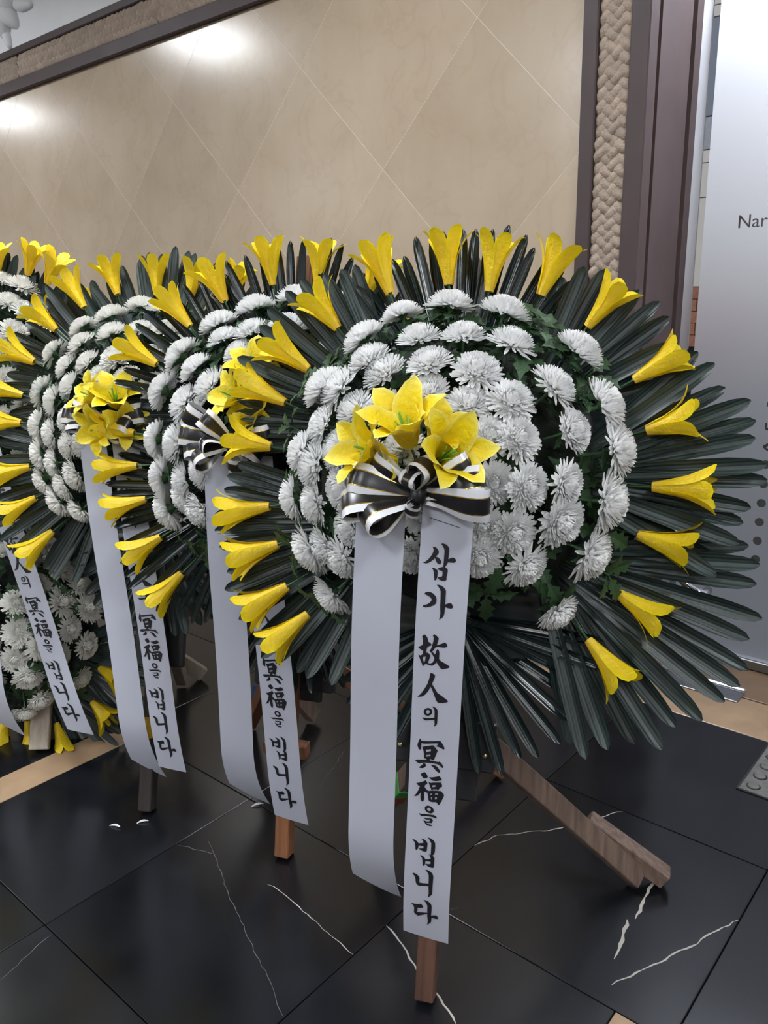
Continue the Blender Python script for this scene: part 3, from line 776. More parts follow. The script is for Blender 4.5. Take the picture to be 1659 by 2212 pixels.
TXT = [[[[-221,7784],[-181,7783],[-147,7767],[-116,7730],[-105,7698],[-110,7672],[-127,7651],[-147,7616],[-177,7575],[-233,7524],[-276,7497],[-319,7485],[-378,7497],[-335,7513],[-286,7555],[-241,7612],[-211,7668],[-195,7714],[-202,7746]],[[-158,7615],[-117,7608],[-83,7586],[-56,7552],[-51,7523],[-61,7498],[-82,7490],[-108,7498],[-135,7528],[-163,7588]],[[-68,7849],[-39,7850],[1,7842],[42,7813],[65,7779],[73,7736],[68,7670],[66,7588],[110,7612],[138,7623],[168,7615],[190,7595],[199,7571],[190,7544],[162,7532],[115,7534],[64,7537],[45,7490],[22,7450],[-12,7446],[-9,7521],[-9,7624],[-7,7713],[-16,7756],[-40,7801],[-71,7834]],[[-208,7423],[-177,7423],[-136,7409],[-106,7383],[-101,7354],[-102,7272],[-112,7230],[-137,7202],[-150,7210],[-158,7273],[-169,7346],[-186,7389]],[[-112,7412],[-68,7436],[-18,7452],[25,7447],[59,7425],[72,7397],[68,7337],[55,7272],[62,7240],[48,7219],[16,7207],[-27,7210],[-65,7224],[-103,7268],[-60,7273],[-21,7286],[-15,7327],[-20,7379],[-66,7384],[-95,7396]]],[[[-308,6957],[-295,6981],[-255,6998],[-200,6996],[-155,6977],[-116,6940],[-91,6890],[-90,6837],[-108,6790],[-144,6762],[-202,6736],[-267,6718],[-308,6721],[-326,6738],[-314,6753],[-255,6774],[-205,6811],[-178,6849],[-177,6875],[-199,6903],[-241,6928],[-286,6945]],[[-104,7133],[-60,7135],[-16,7122],[26,7093],[57,7056],[64,7031],[64,6925],[65,6801],[99,6818],[138,6833],[168,6830],[187,6806],[200,6773],[194,6746],[166,6735],[122,6740],[66,6752],[61,6645],[52,6598],[32,6565],[-28,6515],[-12,6570],[-8,6636],[-19,6763],[-22,6899],[-26,7019],[-42,7062],[-73,7100]]],[[[-309,6187],[-288,6218],[-266,6233],[-234,6212],[-205,6169],[-194,6106],[-174,6099],[-147,6085],[-127,6046],[-180,6024],[-210,5991],[-212,5954],[-217,5897],[-276,5878],[-274,5935],[-302,5940],[-343,5962],[-367,5985],[-332,6011],[-288,6038],[-286,6092],[-289,6148]],[[-356,5852],[-329,5842],[-306,5836],[-273,5822],[-276,5784],[-256,5731],[-243,5695],[-252,5651],[-268,5642],[-285,5688],[-310,5741],[-336,5799]],[[-315,5835],[-272,5879],[-228,5904],[-192,5905],[-159,5882],[-139,5847],[-159,5783],[-178,5714],[-218,5694],[-244,5680],[-251,5731],[-233,5739],[-224,5830],[-273,5818]],[[-44,5833],[-33,5784],[-35,5736],[-73,5688],[-113,5672],[-172,5682],[-222,5698],[-182,5714],[-137,5711],[-98,5731],[-77,5777],[-66,5816]],[[-114,6243],[-88,6253],[-47,6229],[-9,6188],[-16,6150],[-36,6059],[32,6088],[105,6126],[138,6094],[151,6045],[88,6028],[-19,6029],[-63,6013],[-87,5963],[-112,5936],[-65,5891],[-49,5912],[-42,5960],[-26,5991],[2,5967],[15,5922],[15,5810],[48,5777],[121,5742],[186,5705],[209,5685],[188,5663],[135,5645],[96,5629],[56,5633],[27,5670],[-22,5738],[-51,5781],[-81,5842],[-129,5910],[-162,5942],[-133,5989],[-118,6052],[-100,6138],[-99,6194],[-113,6220]]],[[[-128,5523],[-111,5540],[-74,5527],[-41,5499],[-47,5451],[-75,5370],[-89,5330],[-42,5261],[17,5170],[82,5133],[166,5076],[215,5038],[196,5014],[143,5000],[81,4982],[35,4986],[7,5010],[-45,5136],[-86,5235],[-111,5274],[-156,5175],[-207,5104],[-260,5067],[-337,5049],[-334,5064],[-281,5116],[-222,5212],[-172,5316],[-141,5426],[-131,5494]]],[[[-59,4800],[-62,4773],[-106,4780],[-104,4793]],[[-62,4773],[-75,4747],[-111,4768],[-106,4780]],[[-75,4747],[-95,4727],[-120,4759],[-111,4768]],[[-95,4727],[-120,4713],[-131,4752],[-120,4759]],[[-120,4713],[-147,4708],[-143,4750],[-131,4752]],[[-147,4708],[-173,4713],[-155,4753],[-143,4750]],[[-173,4713],[-195,4727],[-164,4759],[-155,4753]],[[-195,4727],[-209,4747],[-171,4769],[-164,4759]],[[-209,4747],[-215,4773],[-173,4781],[-171,4769]],[[-215,4773],[-212,4800],[-172,4794],[-173,4781]],[[-212,4800],[-199,4826],[-166,4806],[-172,4794]],[[-199,4826],[-179,4847],[-158,4816],[-166,4806]],[[-179,4847],[-154,4860],[-147,4822],[-158,4816]],[[-154,4860],[-127,4865],[-135,4824],[-147,4822]],[[-127,4865],[-101,4860],[-123,4822],[-135,4824]],[[-101,4860],[-80,4846],[-114,4815],[-123,4822]],[[-80,4846],[-65,4826],[-107,4805],[-114,4815]],[[-65,4826],[-59,4800],[-104,4793],[-107,4805]],[[-237,4666],[-195,4661],[-131,4664],[-13,4688],[-11,4649],[-93,4633],[-161,4615],[-193,4617],[-217,4637]],[[-70,4901],[-33,4898],[4,4880],[34,4841],[36,4784],[38,4658],[37,4590],[26,4553],[-18,4507],[-7,4562],[-16,4648],[-18,4774],[-22,4832],[-46,4876]]],[[[-263,4247],[-237,4213],[-230,4153],[-234,4057],[-248,4018],[-269,4024],[-291,4064],[-305,4100],[-299,4141],[-281,4196]],[[-236,4196],[-148,4208],[-36,4224],[84,4244],[116,4244],[142,4206],[177,4152],[191,4107],[180,4086],[152,4095],[106,4117],[65,4131],[34,4125],[71,4179],[58,4194],[-33,4179],[-145,4158],[-194,4152],[-231,4158]],[[-213,4083],[-151,4108],[-144,4039],[-133,3902],[-123,3856],[-172,3864],[-173,3929],[-187,4014]],[[-60,4135],[-12,4145],[18,4113],[70,4050],[56,4008],[35,3943],[11,3851],[-17,3846],[-46,3866],[-57,3917],[-52,4057]],[[-191,4091],[-80,4131],[-32,4140],[-28,4066],[-148,4037]],[[-146,3996],[-50,4021],[-47,3958],[-135,3935]],[[-137,3901],[-45,3928],[-18,3868],[-66,3863],[-65,3828],[-121,3817],[-127,3855],[-164,3861]],[[-336,3797],[-300,3816],[-227,3827],[-130,3833],[-65,3837],[24,3832],[89,3827],[114,3841],[146,3812],[181,3762],[187,3724],[167,3720],[134,3749],[92,3780],[18,3787],[-62,3785],[-143,3778],[-208,3765],[-260,3744],[-306,3764]],[[-172,3772],[-138,3752],[-126,3720],[-147,3689],[-183,3663],[-227,3657],[-265,3664],[-221,3705],[-190,3738]],[[-48,3748],[-12,3755],[45,3751],[87,3718],[126,3664],[135,3635],[120,3616],[92,3622],[50,3653],[15,3699],[-19,3727]]],[[[-222,3538],[-151,3592],[-117,3563],[-83,3508],[-96,3483],[-124,3462],[-169,3464],[-199,3498]],[[-295,3345],[-238,3362],[-174,3392],[-122,3429],[-101,3403],[-87,3366],[-130,3326],[-132,3285],[-102,3252],[-67,3219],[-86,3183],[-140,3199],[-137,3133],[-133,3044],[-151,2985],[-180,2998],[-198,3039],[-205,3101],[-197,3174],[-235,3121],[-267,3083],[-328,3070],[-285,3129],[-248,3208],[-223,3293],[-256,3300]],[[-65,3498],[0,3507],[64,3529],[124,3550],[154,3520],[178,3477],[132,3459],[77,3441],[12,3439],[-30,3466]],[[-68,3401],[-35,3394],[0,3352],[11,3297],[17,3245],[-3,3241],[-31,3306],[-54,3364]],[[-43,3388],[21,3407],[150,3427],[172,3401],[64,3361],[-8,3346]],[[64,3365],[154,3428],[181,3385],[183,3346],[156,3327],[133,3291],[111,3255],[85,3281],[58,3329]],[[6,3309],[139,3341],[129,3290],[12,3266]],[[-83,3215],[-34,3216],[-26,3138],[-2,3063],[25,3015],[-16,3010],[-50,3035],[-56,3078],[-72,3146]],[[-100,3212],[-35,3230],[62,3250],[167,3258],[210,3214],[126,3196],[64,3201],[-32,3168],[-82,3180]],[[124,3223],[167,3258],[232,3183],[215,3126],[186,3049],[146,2967],[116,2989],[90,3028],[101,3120]],[[-63,3139],[147,3183],[142,3124],[-45,3103]],[[6,3225],[63,3237],[67,3068],[14,3057]],[[-34,3047],[144,3089],[138,3030],[17,3008]]],[[[49,2811],[33,2792],[-8,2829],[-1,2837]],[[33,2792],[10,2780],[-18,2823],[-8,2829]],[[10,2780],[-18,2777],[-30,2821],[-18,2823]],[[-18,2777],[-48,2783],[-42,2823],[-30,2821]],[[-48,2783],[-75,2797],[-53,2829],[-42,2823]],[[-75,2797],[-96,2818],[-62,2838],[-53,2829]],[[-96,2818],[-109,2843],[-67,2849],[-62,2838]],[[-109,2843],[-113,2870],[-68,2860],[-67,2849]],[[-113,2870],[-106,2894],[-65,2871],[-68,2860]],[[-106,2894],[-90,2913],[-58,2880],[-65,2871]],[[-90,2913],[-67,2924],[-48,2885],[-58,2880]],[[-67,2924],[-39,2928],[-36,2887],[-48,2885]],[[-39,2928],[-10,2922],[-24,2885],[-36,2887]],[[-10,2922],[17,2907],[-13,2879],[-24,2885]],[[17,2907],[38,2886],[-4,2870],[-13,2879]],[[38,2886],[52,2861],[1,2859],[-4,2870]],[[52,2861],[55,2835],[2,2848],[1,2859]],[[55,2835],[49,2811],[-1,2837],[2,2848]],[[-220,2746],[-176,2739],[-94,2748],[5,2754],[71,2755],[109,2732],[120,2698],[103,2688],[69,2705],[15,2711],[-67,2711],[-133,2703],[-170,2698],[-196,2715]],[[-123,2677],[-73,2669],[-8,2679],[34,2675],[51,2647],[45,2605],[30,2583],[-36,2578],[-68,2566],[-35,2555],[15,2553],[49,2537],[45,2526],[0,2516],[-54,2524],[-89,2557],[-107,2589],[-133,2620],[-96,2615],[-70,2602],[-21,2613],[-4,2626],[-6,2648],[-64,2640],[-97,2646]]],[[[-322,2194],[-274,2190],[-229,2167],[-192,2127],[-189,2079],[-196,2029],[-212,1996],[-236,1979],[-247,1998],[-253,2074],[-267,2134]],[[-196,2128],[-101,2153],[-85,2103],[-111,2086],[-190,2087]],[[-157,2236],[-101,2235],[-47,2203],[-22,2151],[-27,2078],[-30,2000],[-44,1977],[-93,1985],[-101,2148],[-112,2203]],[[-196,2027],[-143,2030],[-92,2048],[-53,1980],[-97,1979],[-151,1996]],[[-29,2284],[19,2276],[82,2242],[114,2197],[121,2122],[120,1996],[105,1954],[80,1924],[46,1916],[48,2018],[46,2172],[4,2244]],[[-155,1898],[-110,1889],[-74,1863],[-46,1821],[-46,1743],[-54,1712],[-82,1671],[-95,1688],[-100,1760],[-112,1835]],[[-63,1819],[49,1846],[61,1788],[-44,1788]],[[4,1943],[45,1930],[89,1921],[122,1871],[122,1784],[118,1695],[106,1670],[62,1672],[50,1796],[48,1873],[28,1917]],[[-54,1727],[29,1737],[80,1764],[111,1671],[67,1668],[14,1680]]],[[[-282,1481],[-260,1494],[-206,1479],[-156,1442],[-139,1407],[-142,1347],[-145,1307],[-74,1309],[40,1323],[43,1267],[-71,1251],[-150,1236],[-191,1256],[-211,1305],[-219,1378],[-235,1423],[-267,1460]],[[-42,1607],[9,1608],[62,1584],[104,1540],[118,1490],[116,1391],[113,1272],[112,1143],[105,1087],[80,1055],[25,1007],[36,1049],[46,1107],[35,1252],[36,1401],[31,1503],[2,1559]]],[[[-290,811],[-229,805],[-167,811],[-105,834],[-78,821],[-50,767],[-74,741],[-127,732],[-176,720],[-157,694],[-160,663],[-176,624],[-95,630],[28,652],[30,617],[-49,583],[-149,535],[-191,554],[-229,595],[-225,687],[-231,746],[-264,783]],[[-49,936],[-3,940],[51,914],[98,866],[111,824],[110,714],[104,601],[155,617],[199,626],[227,598],[242,557],[221,537],[176,540],[113,553],[109,461],[98,418],[64,384],[25,348],[37,391],[43,454],[31,572],[30,703],[30,813],[0,880]]]]
CHT = {"A":[[-0.102,0.316,0.117,0.078],[-0.005,0.336,0.114,0.087],[0.101,0.321,0.113,0.094],[-0.177,0.268,0.125,0.089],[-0.055,0.262,0.156,0.079],[0.031,0.265,0.156,0.078],[0.123,0.253,0.149,0.085],[0.244,0.25,0.102,0.094],[-0.153,0.22,0.156,0.083],[-0.117,0.19,0.174,0.084],[-0.027,0.209,0.179,0.081],[0.067,0.193,0.18,0.086],[0.208,0.171,0.155,0.088],[-0.251,0.168,0.138,0.094],[-0.212,0.162,0.156,0.095],[-0.17,0.116,0.18,0.079],[-0.107,0.118,0.193,0.077],[-0.023,0.15,0.194,0.076],[0.057,0.13,0.196,0.078],[0.132,0.138,0.185,0.081],[0.296,0.147,0.118,0.1],[0.152,0.068,0.191,0.079],[0.244,0.087,0.16,0.08],[-0.238,0.087,0.162,0.081],[-0.197,0.036,0.182,0.084],[-0.284,0.036,0.147,0.085],[-0.253,0.007,0.163,0.092],[0.324,0.062,0.119,0.096],[0.1,0.071,0.2,0.068],[0.173,-0.021,0.189,0.083],[0.238,-0.009,0.169,0.078],[0.314,-0.035,0.129,0.102],[0.112,-0.016,0.201,0.076],[0.232,-0.08,0.166,0.092],[0.151,-0.103,0.187,0.083],[0.288,-0.134,0.128,0.096],[0.176,-0.163,0.168,0.079],[0.096,-0.094,0.198,0.076],[0.091,-0.153,0.188,0.082],[0.231,-0.243,0.115,0.076],[-0.299,-0.06,0.136,0.083],[-0.243,-0.069,0.163,0.084],[-0.179,-0.04,0.187,0.087],[-0.257,-0.163,0.136,0.096],[-0.218,-0.154,0.156,0.08],[-0.179,-0.172,0.165,0.085],[-0.162,-0.111,0.183,0.077],[-0.207,-0.248,0.124,0.087],[-0.039,-0.156,0.192,0.081],[-0.021,-0.081,0.205,0.074],[-0.131,0.024,0.198,0.074],[-0.145,-0.062,0.193,0.072],[-0.11,-0.14,0.188,0.076],[-0.065,0.045,0.206,0.07],[0.023,0.048,0.208,0.069],[0.056,-0.024,0.208,0.071],[-0.026,-0.02,0.209,0.07],[0.02,-0.123,0.2,0.073]],"B":[[-0.086,0.353,0.069,0.093],[0.019,0.376,0.055,0.097],[0.147,0.359,0.04,0.087],[-0.184,0.315,0.068,0.094],[-0.146,0.274,0.104,0.081],[-0.07,0.291,0.109,0.085],[0.022,0.303,0.107,0.09],[-0.092,0.239,0.127,0.079],[-0.292,0.238,0.056,0.102],[-0.218,0.203,0.11,0.089],[-0.335,0.151,0.066,0.1],[-0.242,0.119,0.122,0.098],[-0.169,0.157,0.135,0.098],[-0.007,0.241,0.132,0.078],[-0.336,0.023,0.089,0.092],[-0.262,0.016,0.125,0.101],[-0.308,-0.07,0.101,0.101],[-0.232,-0.076,0.131,0.094],[-0.177,-0.048,0.147,0.088],[-0.296,-0.15,0.092,0.103],[-0.185,-0.146,0.133,0.1],[-0.233,-0.117,0.125,0.088],[-0.203,0.089,0.137,0.086],[0.105,0.306,0.097,0.083],[0.054,0.24,0.13,0.082],[0.119,0.23,0.126,0.082],[-0.023,0.154,0.152,0.083],[0.031,0.062,0.162,0.082],[0.121,0.137,0.147,0.081],[0.199,0.233,0.106,0.082],[0.23,0.141,0.122,0.081],[0.058,-0.1,0.158,0.082],[0.141,0.005,0.154,0.081],[0.22,0.009,0.138,0.08],[0.055,-0.195,0.142,0.083],[0.142,-0.137,0.143,0.082]],"C":[[-0.031,0.337,0.085,0.089],[0.035,0.324,0.093,0.083],[-0.126,0.311,0.087,0.092],[-0.104,0.255,0.116,0.088],[-0.014,0.261,0.121,0.082],[-0.217,0.281,0.073,0.083],[-0.2,0.226,0.105,0.086],[-0.164,0.168,0.13,0.08],[-0.073,0.179,0.14,0.091],[-0.319,0.214,0.044,0.084],[-0.237,0.16,0.112,0.081],[-0.12,0.119,0.145,0.084],[-0.033,0.117,0.152,0.081],[-0.214,0.1,0.129,0.085],[-0.326,0.096,0.084,0.09],[-0.268,0.063,0.116,0.091],[-0.322,-0.005,0.095,0.09],[-0.308,-0.089,0.096,0.092],[-0.212,0.008,0.136,0.077],[-0.266,-0.035,0.119,0.086],[-0.204,-0.067,0.135,0.079],[-0.253,-0.117,0.115,0.085],[-0.3,-0.165,0.083,0.082],[-0.223,-0.18,0.112,0.085],[-0.18,-0.154,0.129,0.093],[-0.246,-0.226,0.088,0.091],[0.063,0.26,0.119,0.082],[0.038,0.185,0.141,0.081],[0.05,0.095,0.154,0.08],[-0.164,0.048,0.145,0.079],[-0.156,-0.065,0.145,0.079],[-0.167,-0.248,0.107,0.082],[0.07,0.009,0.157,0.077],[0.086,-0.087,0.152,0.077],[0.121,0.213,0.126,0.078],[0.148,0.098,0.143,0.077],[0.168,-0.012,0.145,0.077],[0.159,-0.12,0.139,0.077],[0.12,-0.217,0.126,0.077]],"D":[[0.097,0.412,0.03,0.082],[0.174,0.393,0.03,0.094],[0.152,0.34,0.073,0.082],[0.21,0.309,0.072,0.088],[0.195,0.248,0.123,0.086],[0.163,0.208,0.15,0.086],[0.012,0.4,0.03,0.088],[0.269,0.279,0.05,0.085],[0.238,0.178,0.134,0.086],[0.289,0.123,0.124,0.084],[0.194,0.096,0.168,0.086],[0.098,0.261,0.143,0.084],[0.106,0.137,0.18,0.083],[0.312,0.013,0.125,0.084],[0.242,0.014,0.159,0.083],[0.176,-0.027,0.179,0.083],[0.273,-0.099,0.137,0.085],[0.196,-0.155,0.156,0.085],[0.104,-0.14,0.18,0.085],[0.254,-0.216,0.11,0.086],[0.095,-0.013,0.194,0.083],[0.148,-0.275,0.125,0.087]],"DL":[[0.217,0.235,0.038,0.088],[0.247,0.135,0.078,0.092],[0.305,0.106,0.032,0.091],[0.121,0.049,0.138,0.089],[0.269,0.049,0.084,0.079],[0.305,-0.01,0.058,0.079],[0.103,-0.041,0.141,0.081],[0.141,-0.104,0.127,0.09],[0.278,-0.12,0.06,0.069],[0.161,-0.186,0.1,0.077],[0.095,-0.233,0.097,0.083],[0.275,0.182,0.03,0.086],[0.166,0.275,0.034,0.082],[0.193,0.285,0.03,0.084],[0.115,0.14,0.125,0.083],[0.043,0.288,0.07,0.082],[0.022,0.027,0.149,0.081],[0.011,0.178,0.126,0.081],[0.02,-0.108,0.141,0.082],[0.175,0.191,0.093,0.081],[0.187,-0.001,0.123,0.081],[0.234,-0.034,0.105,0.079],[-0.012,-0.239,0.103,0.081],[0.129,0.257,0.074,0.081]]}
LIT = {"A":[[-0.256,0.303],[-0.315,0.217],[-0.361,0.147],[-0.387,0.053],[-0.38,-0.072],[-0.356,-0.15],[-0.329,-0.235],[-0.279,-0.288],[-0.148,0.373],[-0.032,0.394],[0.05,0.378],[0.152,0.369],[0.244,0.306],[0.334,0.204],[0.362,0.109],[0.377,0.004],[0.356,-0.087],[0.328,-0.198],[0.278,-0.289]],"B":[[-0.365,0.212],[-0.273,0.305],[-0.18,0.364],[-0.061,0.404],[0.053,0.408],[0.177,0.374],[-0.423,0.039],[-0.412,-0.043],[-0.385,-0.126],[-0.338,-0.219]],"C":[[0.078,0.371],[-0.022,0.38],[-0.132,0.379],[-0.232,0.343],[-0.316,0.28],[-0.378,0.187],[-0.406,0.09],[-0.406,0.011],[-0.37,-0.115],[-0.344,-0.202]],"D":[[0.179,0.417],[0.245,0.39],[0.07,0.414]]}
RIB = [[[[-0.0732,-0.295,0.9697],[-0.0991,-0.103,0.2226]],[[0.0449,-0.3,0.9817],[0.008,-0.0832,0.1609]]],[[[-0.103,-0.202,1.0045],[-0.0952,-0.057,0.143]],[[-0.0201,-0.202,1.0077],[0.0363,-0.0519,0.1196]]],[[[-0.121,-0.198,1.0312],[0.007,-0.0624,0.119]],[[-0.0252,-0.198,1.0138],[0.0971,-0.0699,0.1407]]],[[[0.0691,-0.25,0.9535],[0.1736,-0.3502,0.0791]],[[0.1357,-0.25,0.9542],[0.4424,-0.3523,0.0991]]]]

# ------------------------------------------------------------------ wreath
def ribbon_surface(Tp, Bp, U, w, bulge, curl, slant):
    Tp, Bp, U = Vector(Tp), Vector(Bp), Vector(U).normalized()
    ax = (Tp - Bp); L = ax.length; al = ax / L
    N = U.cross(al).normalized()      # towards the viewer
    if N.y > 0: N = -N
    def S(t, a, lift=0.0):
        """t across in metres from the middle, a metres up from the bottom middle"""
        f = a / L
        off = bulge * math.sin(PI * max(0, min(1, f))) + 0.004 * math.sin(9 * f + 1.0) + curl * max(0, 1 - max(a, -.1) / 0.16) ** 2
        off += -0.05 * (t / w) ** 2 * 0.12
        return Bp + al * a + U * t + N * (off + lift)
    return S, L
def ribbon(parent, Tp, Bp, U, w, bulge, curl, slant, text, label):
    S, L = ribbon_surface(Tp, Bp, U, w, bulge, curl, slant)
    vs = []; fs = []; NL, NA = 44, 7
    for i in range(NL + 1):
        for j in range(NA):
            t = -w / 2 + w * j / (NA - 1)
            lo = slant * t
            a = lo + (L - lo) * i / NL
            vs.append(S(t, a))
    for i in range(NL):
        for j in range(NA - 1):
            a = i * NA + j; fs.append((a, a + 1, a + NA + 1, a + NA))
    rb = add('ribbon', me('ribbon', vs, fs, 'ribbon_white', smooth=True), parent, label=label)
    if text and L > .84 and L < .86:
        pl_ = [S(-.030, L - .022, .0009), S(.022, L - .036, .0009), S(.022, L - .0372, .0009), S(-.030, L - .0232, .0009)]
        add('printed_line', me('printed_line', pl_, [(0, 1, 2, 3)], 'ink'), rb)
    if text:
        for polys in TXT:
            vs = []; fs = []
            for poly in polys:
                pts = [Vector((x / 1e4, y / 1e4, 0)) for x, y in poly]
                b = len(vs)
                vs += [S(p.x, p.y, 0.0009) for p in pts]
                fs += [tuple(b + q for q in tri) for tri in tessellate_polygon([pts])]
            m = me('brush_character', vs, fs, 'ink')
            c = recentre(m)
            add('brush_character', m, rb, Matrix.Translation(c))
    return rb

def bow_loop(l, w, gap, mats, pinch=.35, n=20):
    """teardrop loop along +X, opening in Z, ribbon width along Y; striped white, gold, black, gold, white"""
    cuts = (-.5, -.27, -.235, .235, .27, .5); mi = (0, 2, 1, 2, 0); vs = []; fs = []; fm = []
    for i in range(n + 1):
        t = i / n; s = math.sin(PI * t)
        x = l * (s ** 1.15 if s > 0 else 0); z = gap * math.sin(2 * PI * t) * s * -1
        ww = w * (pinch + (1 - pinch) * min(1, s * 1.35))
        for c in cuts: vs.append((x, c * ww, z + .10 * w * (c * 2) ** 2 * (1 if t < .5 else -1)))
    for i in range(n):
        for j in range(5):
            a = i * 6 + j; fs.append((a, a + 6, a + 7, a + 1)); fm.append(mi[j])
    return me('loop', vs, fs, ['bow_white', 'bow_black', 'bow_gold'], fm, smooth=True)
LOOPS = [bow_loop(.105, .046, .020, None), bow_loop(.085, .046, .026, None), bow_loop(.070, .042, .030, None)]

def bow(parent, c, loops):
    kn = MB().tube([(-.006, 0, -.02), (0, -.004, -.008), (.002, -.006, .006), (.004, 0, .02)], [.010, .015, .015, .010], 10, 0)
    b = add('bow', kn.mesh('knot', 'bow_black', True), parent, Matrix.Translation(c))
    for (ang, k, twist, fw, sc) in loops:
        a = math.radians(ang)
        e1 = Vector((math.cos(a), -fw, math.sin(a))).normalized()          # outwards in the disc plane, fw towards the viewer
        n0 = Vector((0, -1, 0)); n0 = (n0 - e1 * n0.dot(e1)).normalized(); e2 = n0.cross(e1)
        R = Matrix(((e1.x, e2.x, n0.x, 0), (e1.y, e2.y, n0.y, 0), (e1.z, e2.z, n0.z, 0), (0, 0, 0, 1)))
        add('loop', LOOPS[k], b, R @ Matrix.Rotation(math.radians(twist), 4, 'X') @ Matrix.Scale(sc, 4))
    return b

